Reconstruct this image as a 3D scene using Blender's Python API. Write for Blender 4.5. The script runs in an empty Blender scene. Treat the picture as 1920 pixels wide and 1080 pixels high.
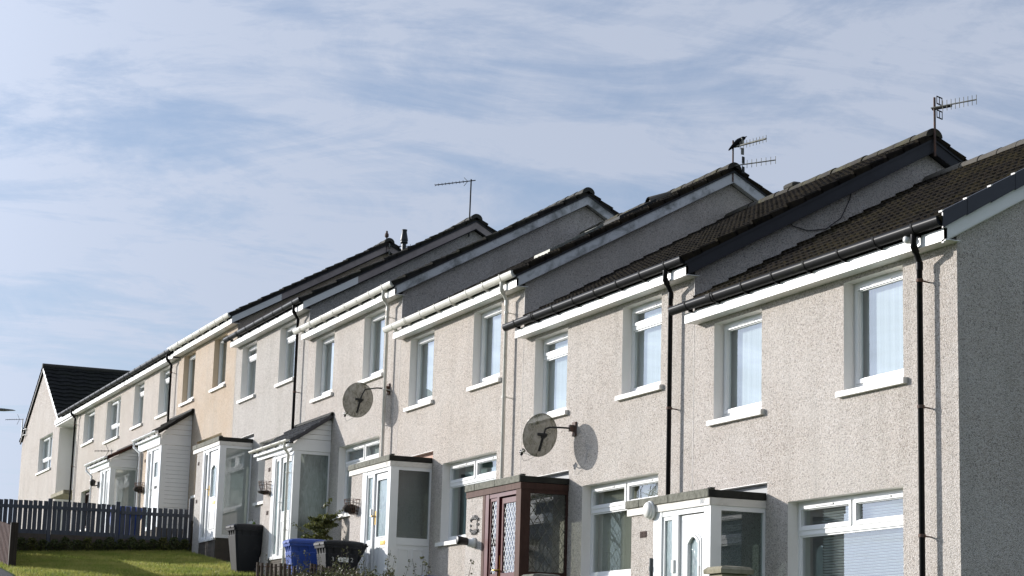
import bpy, math, random
from mathutils import Vector, Matrix
random.seed(7)
R = math.radians
S = bpy.context.scene
COL = S.collection
PI = math.pi

# ------------------------------------------------------------------ materials
class NT:
    def __init__(s, name):
        s.m = bpy.data.materials.new(name); s.m.use_nodes = True
        s.t = s.m.node_tree; s.t.nodes.clear()
        s.out = s.n('ShaderNodeOutputMaterial')
    def n(s, typ, **kw):
        nd = s.t.nodes.new(typ)
        for k, v in kw.items():
            if k in nd.inputs: nd.inputs[k].default_value = v
            else: setattr(nd, k, v)
        return nd
    def l(s, a, b): s.t.links.new(a, b)
    def pos(s): return s.n('ShaderNodeNewGeometry').outputs['Position']
    def mapped(s, scale):
        mp = s.n('ShaderNodeMapping'); s.l(s.pos(), mp.inputs['Vector']); mp.inputs['Scale'].default_value = scale
        return mp.outputs['Vector']
    def noise(s, scale, detail=4, rough=.55, vec=None, dist=0):
        nd = s.n('ShaderNodeTexNoise'); nd.inputs['Scale'].default_value = scale
        nd.inputs['Detail'].default_value = detail; nd.inputs['Roughness'].default_value = rough
        nd.inputs['Distortion'].default_value = dist
        s.l(vec if vec is not None else s.pos(), nd.inputs['Vector']); return nd.outputs['Fac']
    def ramp(s, fac, stops, interp='LINEAR'):
        r = s.n('ShaderNodeValToRGB'); r.color_ramp.interpolation = interp
        e = r.color_ramp.elements
        while len(e) < len(stops): e.new(.5)
        for k, (p, c) in enumerate(stops):
            e[k].position = p; e[k].color = (*c, 1) if len(c) == 3 else c
        s.l(fac, r.inputs['Fac']); return r.outputs['Color']
    def mix(s, fac, a, b, blend='MIX'):
        m = s.n('ShaderNodeMix'); m.data_type = 'RGBA'; m.blend_type = blend
        if isinstance(fac, (int, float)): m.inputs[0].default_value = fac
        else: s.l(fac, m.inputs[0])
        for k, v in ((6, a), (7, b)):
            if isinstance(v, tuple): m.inputs[k].default_value = (*v, 1)
            else: s.l(v, m.inputs[k])
        return m.outputs[2]
    def bump(s, h, strength, dist):
        b = s.n('ShaderNodeBump'); b.inputs['Strength'].default_value = strength; b.inputs['Distance'].default_value = dist
        s.l(h, b.inputs['Height']); return b.outputs['Normal']
    def pbr(s, col, rough=.6, nrm=None, metal=0, spec=.5):
        p = s.n('ShaderNodeBsdfPrincipled')
        if isinstance(col, tuple): p.inputs['Base Color'].default_value = (*col, 1)
        else: s.l(col, p.inputs['Base Color'])
        if isinstance(rough, (int, float)): p.inputs['Roughness'].default_value = rough
        else: s.l(rough, p.inputs['Roughness'])
        p.inputs['Metallic'].default_value = metal; p.inputs['Specular IOR Level'].default_value = spec
        if nrm is not None: s.l(nrm, p.inputs['Normal'])
        s.l(p.outputs[0], s.out.inputs['Surface']); return p

def m_render(name, stones, base, tint=(1, 1, 1)):
    stones = [(p, tuple(a * b for a, b in zip(c, tint))) for p, c in stones]; base = tuple(a * b for a, b in zip(base, tint))
    t = NT(name)
    v1 = t.n('ShaderNodeTexVoronoi'); v1.inputs['Scale'].default_value = 80; t.l(t.pos(), v1.inputs['Vector'])
    v2 = t.n('ShaderNodeTexVoronoi'); v2.inputs['Scale'].default_value = 150; t.l(t.pos(), v2.inputs['Vector'])
    c1 = t.n('ShaderNodeSeparateColor'); t.l(v1.outputs['Color'], c1.inputs[0])
    c2 = t.n('ShaderNodeSeparateColor'); t.l(v2.outputs['Color'], c2.inputs[0])
    a = t.ramp(c1.outputs[0], stones, 'CONSTANT'); b = t.ramp(c2.outputs[1], stones, 'CONSTANT')  # darkest stop: dark pebbles plus painted shade in the pits between them
    col = t.mix(.33, a, b)
    # soft mortar gaps between the pebbles
    gap = t.ramp(v1.outputs['Distance'], [(.35, (0, 0, 0)), (.75, (1, 1, 1))])
    col = t.mix(.6, col, t.mix(gap, col, base))
    big = t.noise(.55, 5, .6); col = t.mix(t.ramp(big, [(.35, (0, 0, 0)), (.75, (.35, .35, .35))]), col, t.mix(.5, col, (.42, .37, .31)))
    # rain streaks, long in z
    st = t.noise(1, 4, .6, t.mapped((2.6, 2.6, .22)))
    col = t.mix(t.ramp(st, [(.47, (0, 0, 0)), (.74, (.55, .55, .55))]), col, t.mix(.55, col, (.27, .25, .22)))
    st2 = t.noise(1, 5, .7, t.mapped((.5, .5, .8)), .5)
    col = t.mix(t.ramp(st2, [(.40, (.16, .16, .16)), (.62, (0, 0, 0))]), col, (.72, .70, .67))
    h = t.n('ShaderNodeMath', operation='SUBTRACT'); h.inputs[0].default_value = 1; t.l(v1.outputs['Distance'], h.inputs[1])
    h2 = t.n('ShaderNodeMath', operation='MULTIPLY_ADD'); t.l(v2.outputs['Distance'], h2.inputs[0]); h2.inputs[1].default_value = -.45; t.l(h.outputs[0], h2.inputs[2])
    t.pbr(col, .9, t.bump(h2.outputs[0], .8, .012), spec=.2); return t.m

def m_plain(name, col, rough=.5, var=.12, scale=6, bump=0, metal=0, spec=.5, col2=None):
    t = NT(name); n = t.noise(scale, 5, .6)
    c2 = col2 or tuple(c * (1 - var * 2) for c in col)
    c = t.ramp(n, [(.35, c2), (.65, col)])
    t.pbr(c, rough, t.bump(t.noise(scale * 8, 3), bump, .004) if bump else None, metal, spec); return t.m

def m_dirty(name, col, dirt, amount=.5, rough=.4, stretch=(3, 3, 3), lo=.45, hi=.7, spec=.5):
    t = NT(name); n = t.noise(1, 6, .68, t.mapped(stretch), .4)
    f = t.ramp(n, [(lo, (0, 0, 0)), (hi, (amount,) * 3)])
    f2 = t.noise(40, 3)
    c = t.mix(f, col, t.mix(f2, dirt, tuple(d * 1.8 for d in dirt)))
    t.pbr(c, rough, t.bump(t.noise(60, 3), .12, .003), spec=spec); return t.m

def m_tile(name, dark, mid, moss, mossamt):
    t = NT(name)
    b = t.n('ShaderNodeTexVoronoi'); b.inputs['Scale'].default_value = 5.5; t.l(t.pos(), b.inputs['Vector'])
    sc = t.n('ShaderNodeSeparateColor'); t.l(b.outputs['Color'], sc.inputs[0])
    c = t.ramp(sc.outputs[0], [(0, dark), (1, mid)])
    n = t.noise(14, 6, .7); n2 = t.noise(1.3, 4, .6)
    mul = t.n('ShaderNodeMath', operation='MULTIPLY'); t.l(n, mul.inputs[0]); t.l(n2, mul.inputs[1])
    f = t.ramp(mul.outputs[0], [(.20, (0, 0, 0)), (.36, (mossamt,) * 3)])
    c = t.mix(f, c, t.mix(t.noise(60, 2), moss, tuple(k * .5 for k in moss)))
    t.pbr(c, .95, t.bump(t.noise(45, 5, .7), .6, .014), spec=.12); return t.m

def m_glass(name, refl=1.0, tint=(.80, .86, .85), rough=0.0, haze=0.0, hazecol=(.4, .46, .44), wav=0.0):
    t = NT(name)
    ge = t.n('ShaderNodeNewGeometry'); dp = t.n('ShaderNodeVectorMath', operation='DOT_PRODUCT'); t.l(ge.outputs['Normal'], dp.inputs[0]); t.l(ge.outputs['Incoming'], dp.inputs[1])
    def mt(op, x, y, z=None):
        q = t.n('ShaderNodeMath', operation=op)
        for k, v in enumerate((x, y, z)):
            if v is None: continue
            if isinstance(v, (int, float)): q.inputs[k].default_value = v
            else: t.l(v, q.inputs[k])
        return q.outputs[0]
    f0 = .15 * refl       # two panes, seen alike from both sides
    fr = mt('MULTIPLY_ADD', mt('POWER', mt('SUBTRACT', 1.0, mt('ABSOLUTE', dp.outputs['Value'], 0)), 5.0), 1 - f0, f0)
    tr = t.n('ShaderNodeBsdfTransparent'); tr.inputs[0].default_value = (*tint, 1)
    gl = t.n('ShaderNodeBsdfGlossy'); gl.inputs['Roughness'].default_value = rough; gl.inputs['Color'].default_value = (.95, .97, 1, 1)
    if wav:
        nn = t.bump(t.noise(wav, 3, .5, None, .6), .35, .01); t.l(nn, gl.inputs['Normal'])
    body = tr.outputs[0]
    if haze:
        df = t.n('ShaderNodeBsdfDiffuse')
        hc = t.mix(t.ramp(t.noise(1, 7, .72, t.mapped((16, 16, 4)), 1.0), [(.32, (0, 0, 0)), (.68, (1, 1, 1))]), hazecol, tuple(k * (.42 if rough > 0 else .85) for k in hazecol)); t.l(hc, df.inputs[0])
        tl = t.n('ShaderNodeBsdfTranslucent'); t.l(hc, tl.inputs[0])
        a = t.n('ShaderNodeMixShader'); a.inputs[0].default_value = .4; t.l(df.outputs[0], a.inputs[1]); t.l(tl.outputs[0], a.inputs[2])
        m = t.n('ShaderNodeMixShader'); m.inputs[0].default_value = haze; t.l(body, m.inputs[1]); t.l(a.outputs[0], m.inputs[2]); body = m.outputs[0]
    m = t.n('ShaderNodeMixShader'); t.l(fr, m.inputs[0]); t.l(body, m.inputs[1]); t.l(gl.outputs[0], m.inputs[2])
    t.l(m.outputs[0], t.out.inputs['Surface']); return t.m

def m_leaf(name, a, b, trans=.25, patch=None):
    t = NT(name); oi = t.n('ShaderNodeTexVoronoi'); oi.inputs['Scale'].default_value = 23; t.l(t.pos(), oi.inputs['Vector'])
    sc = t.n('ShaderNodeSeparateColor'); t.l(oi.outputs['Color'], sc.inputs[0])
    c = t.ramp(sc.outputs[0], [(0, a), (1, b)])
    if patch: c = t.mix(t.ramp(t.noise(1.6, 4, .6), [(.4, (0, 0, 0)), (.62, (1, 1, 1))]), c, t.mix(.6, c, patch))
    d = t.n('ShaderNodeBsdfPrincipled'); t.l(c, d.inputs['Base Color']); d.inputs['Roughness'].default_value = .5; d.inputs['Specular IOR Level'].default_value = .3
    tl = t.n('ShaderNodeBsdfTranslucent'); t.l(c, tl.inputs[0])
    m = t.n('ShaderNodeMixShader'); m.inputs[0].default_value = trans; t.l(d.outputs[0], m.inputs[1]); t.l(tl.outputs[0], m.inputs[2])
    t.l(m.outputs[0], t.out.inputs['Surface']); return t.m

def m_fabric(name, col, trans=.4):
    t = NT(name); w = t.n('ShaderNodeTexWave'); w.inputs['Scale'].default_value = 5; w.inputs['Distortion'].default_value = 1.5
    t.l(t.pos(), w.inputs['Vector'])
    c = t.ramp(w.outputs['Fac'], [(0, tuple(k * .94 for k in col)), (1, col)])
    d = t.n('ShaderNodeBsdfDiffuse'); t.l(c, d.inputs[0]); tl = t.n('ShaderNodeBsdfTranslucent'); t.l(c, tl.inputs[0])
    m = t.n('ShaderNodeMixShader'); m.inputs[0].default_value = trans; t.l(d.outputs[0], m.inputs[1]); t.l(tl.outputs[0], m.inputs[2])
    t.l(m.outputs[0], t.out.inputs['Surface']); return t.m

def m_wood(name, a, b, stretch=(30, 30, 2.5), rough=.75):
    t = NT(name); n = t.noise(1, 6, .65, t.mapped(stretch), .6)
    t.pbr(t.ramp(n, [(.3, a), (.7, b)]), rough, t.bump(n, .4, .006), spec=.2); return t.m

stone_c = [(0, (.026, .024, .023)), (.10, (.21, .18, .155)), (.19, (.44, .385, .335)), (.34, (.60, .555, .505)), (.62, (.70, .665, .63)), (.86, (.78, .76, .735))]
stone_g = [(0, (.05, .047, .045)), (.10, (.21, .19, .175)), (.20, (.41, .37, .33)), (.38, (.57, .53, .485)), (.66, (.67, .635, .595)), (.88, (.74, .715, .685))]
stone_o = [(0, (.09, .065, .045)), (.08, (.33, .235, .16)), (.2, (.50, .38, .265)), (.38, (.63, .50, .375)), (.66, (.70, .585, .465)), (.88, (.75, .665, .565))]
M = {}
M['cream'] = m_render('cream_pebbledash', stone_c, (.44, .40, .36), (1.0, .97, .955))
M['cream_b'] = m_render('cream_pebbledash_faded', stone_c, (.44, .40, .36), (.99, .96, .94))
M['cream_c'] = m_render('cream_pebbledash_warm', stone_c, (.44, .40, .36), (1.02, .975, .94))
M['cream_d'] = m_render('cream_pebbledash_dull', stone_c, (.44, .40, .36), (.98, .94, .90))
M['grey'] = m_render('pale_pebbledash', stone_g, (.42, .38, .34))
M['orange'] = m_render('peach_pebbledash', stone_o, (.48, .36, .25))
M['smooth'] = m_dirty('smooth_cement_reveal', (.84, .81, .77), (.50, .47, .42), .35, .85, (2, 2, 1.2))
M['smooth_o'] = m_dirty('peach_cement_reveal', (.66, .53, .38), (.36, .27, .18), .4, .85, (2, 2, 1.2))
M['pvc'] = m_plain('white_pvc', (.80, .80, .79), .28, .02, 3)
M['sillpaint'] = m_dirty('white_painted_sill', (.76, .745, .71), (.30, .27, .20), .55, .6, (5, 5, 3), .46, .76)
M['fascia'] = m_dirty('white_fascia_board', (.78, .775, .75), (.34, .33, .27), .40, .4, (1.5, 1.5, 6), .50, .80)
M['oldwhite'] = m_dirty('flaking_white_paint', (.66, .63, .58), (.20, .165, .13), .55, .7, (5, 5, 9), .52, .75)
M['barge_stained'] = m_dirty('algae_stained_white_board', (.60, .60, .60), (.07, .075, .065), .85, .7, (1.1, 2.2, 2.2), .46, .66)
M['barge_pink'] = m_dirty('weathered_pinkish_board', (.34, .29, .27), (.10, .08, .07), .5, .7, (2, 3, 3))
M['barge_black'] = m_plain('black_painted_board', (.018, .018, .022), .6, .15, 5)
M['cap'] = m_plain('dark_verge_plastic', (.022, .024, .032), .45, .1, 4)
M['blackpvc'] = m_dirty('black_gutter_plastic', (.007, .007, .008), (.030, .033, .018), .6, .42, (3, 6, 6), .58, .78, .12)
M['whitegutter'] = m_dirty('aged_white_gutter_plastic', (.68, .66, .59), (.22, .18, .13), .45, .4, (3, 5, 5), .5, .75)
M['tile_moss'] = m_tile('mossy_brown_roof_tile', (.0075, .0055, .0042), (.021, .016, .0115), (.055, .043, .016), .75)
M['tile_brown'] = m_tile('brown_roof_tile', (.0065, .005, .004), (.019, .0148, .011), (.048, .037, .018), .6)
M['tile_dark'] = m_tile('blackened_roof_tile', (.014, .013, .012), (.032, .029, .026), (.05, .05, .028), .5)
M['tile_green'] = m_tile('dark_green_roof_tile', (.007, .0075, .0075), (.015, .016, .0155), (.026, .030, .016), .5)
M['tile_grey'] = m_tile('slate_grey_roof_tile', (.030, .033, .038), (.055, .058, .064), (.07, .07, .05), .15)
M['tile_red'] = m_tile('red_brown_roof_tile', (.040, .018, .013), (.075, .036, .026), (.06, .05, .03), .3)
M['ridge_pale'] = m_dirty('lichen_ridge_tile', (.085, .075, .060), (.035, .032, .025), .8, .9, (4, 4, 4))
M['ridge_moss'] = m_dirty('mossy_ridge_tile', (.034, .029, .022), (.060, .055, .020), .8, .95, (5, 5, 5))
M['ridge_dark'] = m_dirty('dark_ridge_tile', (.045, .042, .034), (.018, .02, .012), .8, .9, (4, 4, 4))
M['concrete'] = m_dirty('lichen_spotted_concrete', (.185, .18, .145), (.055, .056, .040), .85, .9, (16, 16, 16), .38, .62)
M['felt'] = m_plain('mossy_black_felt', (.022, .022, .017), .9, .3, 6, .4)
M['flash'] = m_dirty('grey_lead_flashing', (.30, .31, .32), (.18, .18, .18), .5, .6, (2, 2, 4))
M['flash_pink'] = m_dirty('pink_render_band', (.55, .36, .28), (.28, .2, .16), .4, .8, (2, 2, 4))
M['brownwood'] = m_wood('brown_painted_timber', (.070, .036, .028), (.125, .070, .054), (14, 14, 3))
M['darkbrown'] = m_wood('dark_brown_timber', (.036, .017, .013), (.060, .029, .022), (14, 14, 3), .6)
M['redwood'] = m_wood('mahogany_frame', (.070, .012, .013), (.125, .027, .027), (14, 14, 3), .4)
M['glass'] = m_glass('window_glass')
M['glass_green'] = m_glass('tinted_porch_glass', 1, (.50, .60, .56), 0, .13, (.24, .30, .28))
M['glass_sunlit_haze'] = m_glass('sunlit_look_porch_glass', 1, (.62, .70, .66), 0, .62, (.74, .80, .76))  # pale haze paints the look of a sunlit porch interior behind the glass
M['glass_dark'] = m_glass('smoked_porch_glass', 1, (.50, .52, .46))
M['frost'] = m_glass('frosted_glass', .5, (.45, .54, .50), .12, .62, (.46, .53, .51), 34)
M['frost_dark'] = m_glass('rippled_glass', .5, (.40, .43, .40), .10, .40, (.16, .175, .16), 42)
M['pattern'] = m_glass('patterned_door_glass', .5, (.5, .62, .6), .12, .78, (.62, .78, .77), 50)
M['net'] = m_fabric('net_curtain', (.80, .83, .84), .45)
M['curtain_grey'] = m_fabric('grey_curtain', (.56, .58, .57), .35)
M['curtain_teal'] = m_fabric('teal_voile', (.36, .46, .45), .3)
M['blind'] = m_plain('white_blind_slat', (.74, .76, .76), .5, .03, 3)
M['vblind'] = m_fabric('cream_vertical_blind', (.66, .63, .53), .35)
M['innerwall'] = m_plain('painted_inner_reveal', (.70, .75, .67), .8, .04, 3)
M['room'] = m_plain('dim_room_wall', (.58, .56, .50), .9, .1, 2)
M['brass'] = m_plain('brass', (.70, .47, .14), .3, .1, 20, 0, 1)
M['steel'] = m_plain('galvanised_steel', (.48, .48, .47), .35, .2, 30, 0, 1)
M['alu'] = m_plain('weathered_aluminium', (.22, .22, .19), .6, .25, 25, 0, .5)
M['rust'] = m_dirty('rusty_steel', (.085, .055, .045), (.14, .055, .025), .8, .75, (12, 12, 12))
M['darkmetal'] = m_plain('dark_weathered_metal', (.022, .023, .022), .8, .25, 20)
M['dish'] = m_dirty('mossy_dish_mesh', (.30, .29, .26), (.060, .064, .030), .9, .65, (11, 11, 7), .36, .60)
_t = M['dish'].node_tree; _o = [n for n in _t.nodes if n.type == 'OUTPUT_MATERIAL'][0]; _p = [n for n in _t.nodes if n.type == 'BSDF_PRINCIPLED'][0]
_tr = _t.nodes.new('ShaderNodeBsdfTransparent'); _mx = _t.nodes.new('ShaderNodeMixShader'); _mx.inputs[0].default_value = .68     # fine perforated sheet
_t.links.new(_tr.outputs[0], _mx.inputs[1]); _t.links.new(_p.outputs[0], _mx.inputs[2]); _t.links.new(_mx.outputs[0], _o.inputs['Surface'])
M['blackplastic'] = m_plain('black_plastic', (.013, .013, .014), .45, .15, 10)
M['bin_grey'] = m_dirty('charcoal_bin_plastic', (.012, .013, .016), (.06, .06, .058), .3, .5, (4, 4, 3), .55, .8, .2)
M['bin_blue'] = m_dirty('blue_bin_plastic', (.020, .062, .30), (.06, .075, .16), .4, .42, (4, 4, 3), .55, .8)
M['whitepaint'] = m_plain('white_lamp_plastic', (.78, .78, .75), .35, .03, 8)
M['fadedink'] = m_plain('faded_grey_paint', (.40, .44, .50), .8, .1, 30)
M['paleink'] = m_plain('pale_grey_paint', (.46, .46, .44), .8, .1, 30)
M['sticker'] = m_plain('white_sticker', (.72, .72, .70), .6, .1, 40)
M['brick'] = m_dirty('damp_brown_brick', (.075, .06, .048), (.028, .028, .02), .8, .9, (5, 5, 5))
M['airbrick'] = m_plain('brown_clay', (.085, .05, .038), .9, .3, 60)
M['fence'] = m_wood('slate_blue_fence_paint', (.046, .052, .064), (.082, .090, .108), (12, 12, 2), .7)
M['fence_brown'] = m_wood('red_brown_fence_stain', (.030, .011, .009), (.100, .042, .032), (22, 22, 2))
M['post_dark'] = m_wood('dark_rotten_post', (.020, .016, .012), (.050, .040, .028))
M['log'] = m_wood('weathered_log', (.035, .026, .020), (.12, .088, .068), (34, 34, 3))
M['soil'] = m_plain('dark_soil', (.03, .022, .015), .95, .3, 9, .5)
M['lawnbase'] = m_plain('turf', (.085, .125, .020), .95, .25, 3, .4, col2=(.055, .085, .014))
M['grass'] = m_leaf('grass_blade', (.15, .20, .030), (.29, .33, .080), .60, (.42, .38, .12))
M['hedge'] = m_leaf('box_leaf', (.030, .046, .012), (.080, .095, .026))
M['hedge_y'] = m_leaf('yellowish_box_leaf', (.045, .055, .012), (.11, .115, .028))
M['sprig'] = m_leaf('olive_sprig_leaf', (.045, .050, .018), (.12, .125, .055))
M['yew'] = m_leaf('yew_needle', (.060, .076, .022), (.150, .155, .055), .45)
M['ivy'] = m_leaf('fresh_ivy_leaf', (.06, .11, .02), (.13, .20, .05))
M['stem'] = m_plain('woody_stem', (.06, .042, .028), .9, .2, 20)
M['bark'] = m_plain('grey_bark', (.075, .065, .055), .9, .3, 12, .5)
M['asphalt'] = m_plain('asphalt', (.045, .045, .047), .9, .2, 30, .6)
M['paving'] = m_dirty('grey_paving', (.20, .195, .18), (.08, .075, .06), .6, .9, (2, 2, 2))
M['pier'] = m_dirty('mossy_yellow_stone', (.30, .27, .19), (.07, .065, .035), .8, .9, (6, 6, 6), .42, .68)
M['crow'] = m_plain('black_feather', (.006, .006, .008), .75, .2, 30, 0, 0, .15)
M['lampgrey'] = m_plain('grey_lamp_housing', (.10, .11, .11), .5, .15, 8)

# ------------------------------------------------------------------ mesh builder
class MB:
    def __init__(s, off=(0, 0, 0)):
        s.v = []; s.f = []; s.sm = []; s.off = off
    def quad(s, *p, smooth=False):
        b = len(s.v); s.v += [tuple(q) for q in p]; s.f.append(tuple(range(b, b + len(p)))); s.sm.append(smooth)
    def faces(s, vs, fs, smooth=False):
        b = len(s.v); s.v += [tuple(q) for q in vs]
        for f in fs: s.f.append(tuple(b + k for k in f)); s.sm.append(smooth)
    def box(s, x0, x1, y0, y1, z0, z1):
        vs = [(x, y, z) for z in (z0, z1) for y in (y0, y1) for x in (x0, x1)]
        s.faces(vs, [(0, 2, 3, 1), (4, 5, 7, 6), (0, 1, 5, 4), (2, 6, 7, 3), (0, 4, 6, 2), (1, 3, 7, 5)])
    def bev(s, x0, x1, y0, y1, z0, z1, c=.01):   # box with chamfered vertical and top edges
        P = lambda d, z: [(x0 + d, y0, z), (x1 - d, y0, z), (x1, y0 + d, z), (x1, y1 - d, z), (x1 - d, y1, z), (x0 + d, y1, z), (x0, y1 - d, z), (x0, y0 + d, z)]
        Q = lambda z: [(x0 + c * 1.6, y0 + c, z), (x1 - c * 1.6, y0 + c, z), (x1 - c, y0 + c * 1.6, z), (x1 - c, y1 - c * 1.6, z), (x1 - c * 1.6, y1 - c, z), (x0 + c * 1.6, y1 - c, z), (x0 + c, y1 - c * 1.6, z), (x0 + c, y0 + c * 1.6, z)]
        vs = Q(z0) + P(c, z0 + c) + P(c, z1 - c) + Q(z1)
        fs = [tuple(range(7, -1, -1)), tuple(range(24, 32))]
        for r in range(3):
            for k in range(8): fs.append((r * 8 + k, r * 8 + (k + 1) % 8, r * 8 + 8 + (k + 1) % 8, r * 8 + 8 + k))
        s.faces(vs, fs)
    def prism(s, poly, axis, a0, a1):
        # poly in the two other axes (order x,y,z without axis), extruded along axis
        def mk(p, a):
            return {'x': (a, p[0], p[1]), 'y': (p[0], a, p[1]), 'z': (p[0], p[1], a)}[axis]
        n = len(poly); vs = [mk(p, a0) for p in poly] + [mk(p, a1) for p in poly]
        fs = [tuple(range(n)), tuple(range(2 * n - 1, n - 1, -1))]
        for k in range(n): fs.append((k, k + n, (k + 1) % n + n, (k + 1) % n))
        s.faces(vs, fs)
    def tube(s, pts, r, n=8, cap=True, smooth=True):
        pts = [Vector(p) for p in pts]; rr = r if isinstance(r, (list, tuple)) else [r] * len(pts)
        rings = []; prev = None
        for k, p in enumerate(pts):
            if k == 0: d = pts[1] - p
            elif k == len(pts) - 1: d = p - pts[k - 1]
            else: d = (pts[k + 1] - p).normalized() + (p - pts[k - 1]).normalized()
            d.normalize()
            if prev is None:
                a = Vector((0, 0, 1)) if abs(d.z) < .9 else Vector((1, 0, 0))
                u = d.cross(a).normalized()
            else:
                u = (prev - d * prev.dot(d)).normalized()
            prev = u; w = d.cross(u)
            rings.append([p + (u * math.cos(2 * PI * j / n) + w * math.sin(2 * PI * j / n)) * rr[k] for j in range(n)])
        vs = [q for g in rings for q in g]; fs = []
        for k in range(len(pts) - 1):
            for j in range(n): fs.append((k * n + j, k * n + (j + 1) % n, (k + 1) * n + (j + 1) % n, (k + 1) * n + j))
        s.faces(vs, fs, smooth)
        if cap:
            s.faces(rings[0], [tuple(range(n - 1, -1, -1))]); s.faces(rings[-1], [tuple(range(n))])
    def loft(s, rings, smooth=True, cap=True):
        n = len(rings[0]); vs = [q for g in rings for q in g]; fs = []
        for k in range(len(rings) - 1):
            for j in range(n): fs.append((k * n + j, k * n + (j + 1) % n, (k + 1) * n + (j + 1) % n, (k + 1) * n + j))
        if cap: fs += [tuple(range(n - 1, -1, -1)), tuple(range((len(rings) - 1) * n, len(rings) * n))]
        s.faces(vs, fs, smooth)
    def build(s, name, mat, parent=None, label=None):
        me = bpy.data.meshes.new(name)
        o = s.off; me.from_pydata([(x + o[0], y + o[1], z + o[2]) for x, y, z in s.v], [], s.f)
        me.polygons.foreach_set('use_smooth', s.sm)
        me.materials.append(M[mat] if isinstance(mat, str) else mat); me.update()
        ob = bpy.data.objects.new(name, me); COL.objects.link(ob)
        if parent is not None: ob.parent = parent
        if label: ob['label'] = label
        return ob

def thing(name, label, cat, loc=(0, 0, 0), group=None, rz=0):
    o = bpy.data.objects.new(name, None); COL.objects.link(o); o.location = loc; o.rotation_euler = (0, 0, rz); o.empty_display_size = .2
    o['label'] = label; o['category'] = cat
    if group: o['group'] = group
    return o
def tag(o, label, cat, group=None, kind=None):
    o['label'] = label; o['category'] = cat
    if group: o['group'] = group
    if kind: o['kind'] = kind
    return o
def kids(o): return [c for c in bpy.data.objects if c.parent == o]
def dup(o, loc=None, rz=None, label=None, parent=None):
    c = o.copy(); COL.objects.link(c)
    if parent is not None: c.parent = parent
    for ch in kids(o): dup(ch, parent=c)
    if loc is not None: c.location = loc
    if rz is not None: c.rotation_euler = (0, 0, rz)
    if label: c['label'] = label
    return c
def text_part(txt, size, mat, parent, loc, rot):
    cu = bpy.data.curves.new('txt', 'FONT'); cu.body = txt; cu.size = size; cu.extrude = .001; cu.align_x = 'CENTER'; cu.align_y = 'CENTER'
    t = bpy.data.objects.new('txt', cu); COL.objects.link(t)
    me = bpy.data.meshes.new_from_object(t.evaluated_get(bpy.context.evaluated_depsgraph_get()))
    bpy.data.objects.remove(t); me.materials.clear(); me.materials.append(M[mat])
    o = bpy.data.objects.new('number_lettering', me); COL.objects.link(o); o.parent = parent; o.location = loc; o.rotation_euler = rot
    return o

# ------------------------------------------------------------------ camera (solved from the photograph)
CP = Vector((18.7516, -13.0271, -5.0365)); yaw, pit, rol, FL = 1.1799, .1912, .0288, 3847.9
d = Vector((-math.sin(yaw) * math.cos(pit), math.cos(yaw) * math.cos(pit), math.sin(pit)))
r0 = Vector((math.cos(yaw), math.sin(yaw), 0)); u0 = r0.cross(d)
rv = math.cos(rol) * r0 + math.sin(rol) * u0; uv = math.cos(rol) * u0 - math.sin(rol) * r0
cam = bpy.data.cameras.new('camera'); cam.sensor_width = 36; cam.lens = 36 * FL / 1920; cam.clip_start = .1; cam.clip_end = 5000
co = bpy.data.objects.new('camera', cam); COL.objects.link(co)
co.matrix_world = Matrix(((rv.x, uv.x, -d.x, CP.x), (rv.y, uv.y, -d.y, CP.y), (rv.z, uv.z, -d.z, CP.z), (0, 0, 0, 1)))
S.camera = co

# ------------------------------------------------------------------ light
LD = Vector((1.25, 1.0, -.42)).normalized()            # the way the sunlight travels
sun = bpy.data.lights.new('sun', 'SUN'); sun.energy = 5.0; sun.angle = R(.5); sun.color = (1, .957, .90)
so = bpy.data.objects.new('sun', sun); COL.objects.link(so); so.rotation_euler = LD.to_track_quat('-Z', 'Y').to_euler(); so.location = (-40, -40, 40)
SUN_EL = math.asin(-LD.z); SUN_ROT = math.atan2(-LD.x, -LD.y)
W = bpy.data.worlds.new('World'); S.world = W; W.use_nodes = True
nt = W.node_tree; nt.nodes.clear()
def wn(t, **k):
    n = nt.nodes.new(t)
    for a, b in k.items():
        if a in n.inputs: n.inputs[a].default_value = b
        else: setattr(n, a, b)
    return n
CLOUD = (4.85, 5.4, 6.6)
sky = wn('ShaderNodeTexSky'); sky.sky_type = 'NISHITA'; sky.sun_disc = False; sky.sun_elevation = SUN_EL; sky.sun_rotation = SUN_ROT
sky.air_density = 1.0; sky.dust_density = .35; sky.ozone_density = 2.2; sky.altitude = 60
tc = wn('ShaderNodeTexCoord'); sep = wn('ShaderNodeSeparateXYZ'); nt.links.new(tc.outputs['Generated'], sep.inputs[0])
def wm(op, a, b=None, c=None):
    n = wn('ShaderNodeMath', operation=op)
    for k, v in enumerate((a, b, c)):
        if v is None: continue
        if isinstance(v, (int, float)): n.inputs[k].default_value = v
        else: nt.links.new(v, n.inputs[k])
    return n.outputs[0]
zz = wm('MAXIMUM', sep.outputs['Z'], 0.0); den = wm('ADD', zz, .10)
cx = wm('DIVIDE', sep.outputs['X'], den); cy = wm('DIVIDE', sep.outputs['Y'], den)
comb = wn('ShaderNodeCombineXYZ'); nt.links.new(cx, comb.inputs[0]); nt.links.new(cy, comb.inputs[1])
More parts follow.
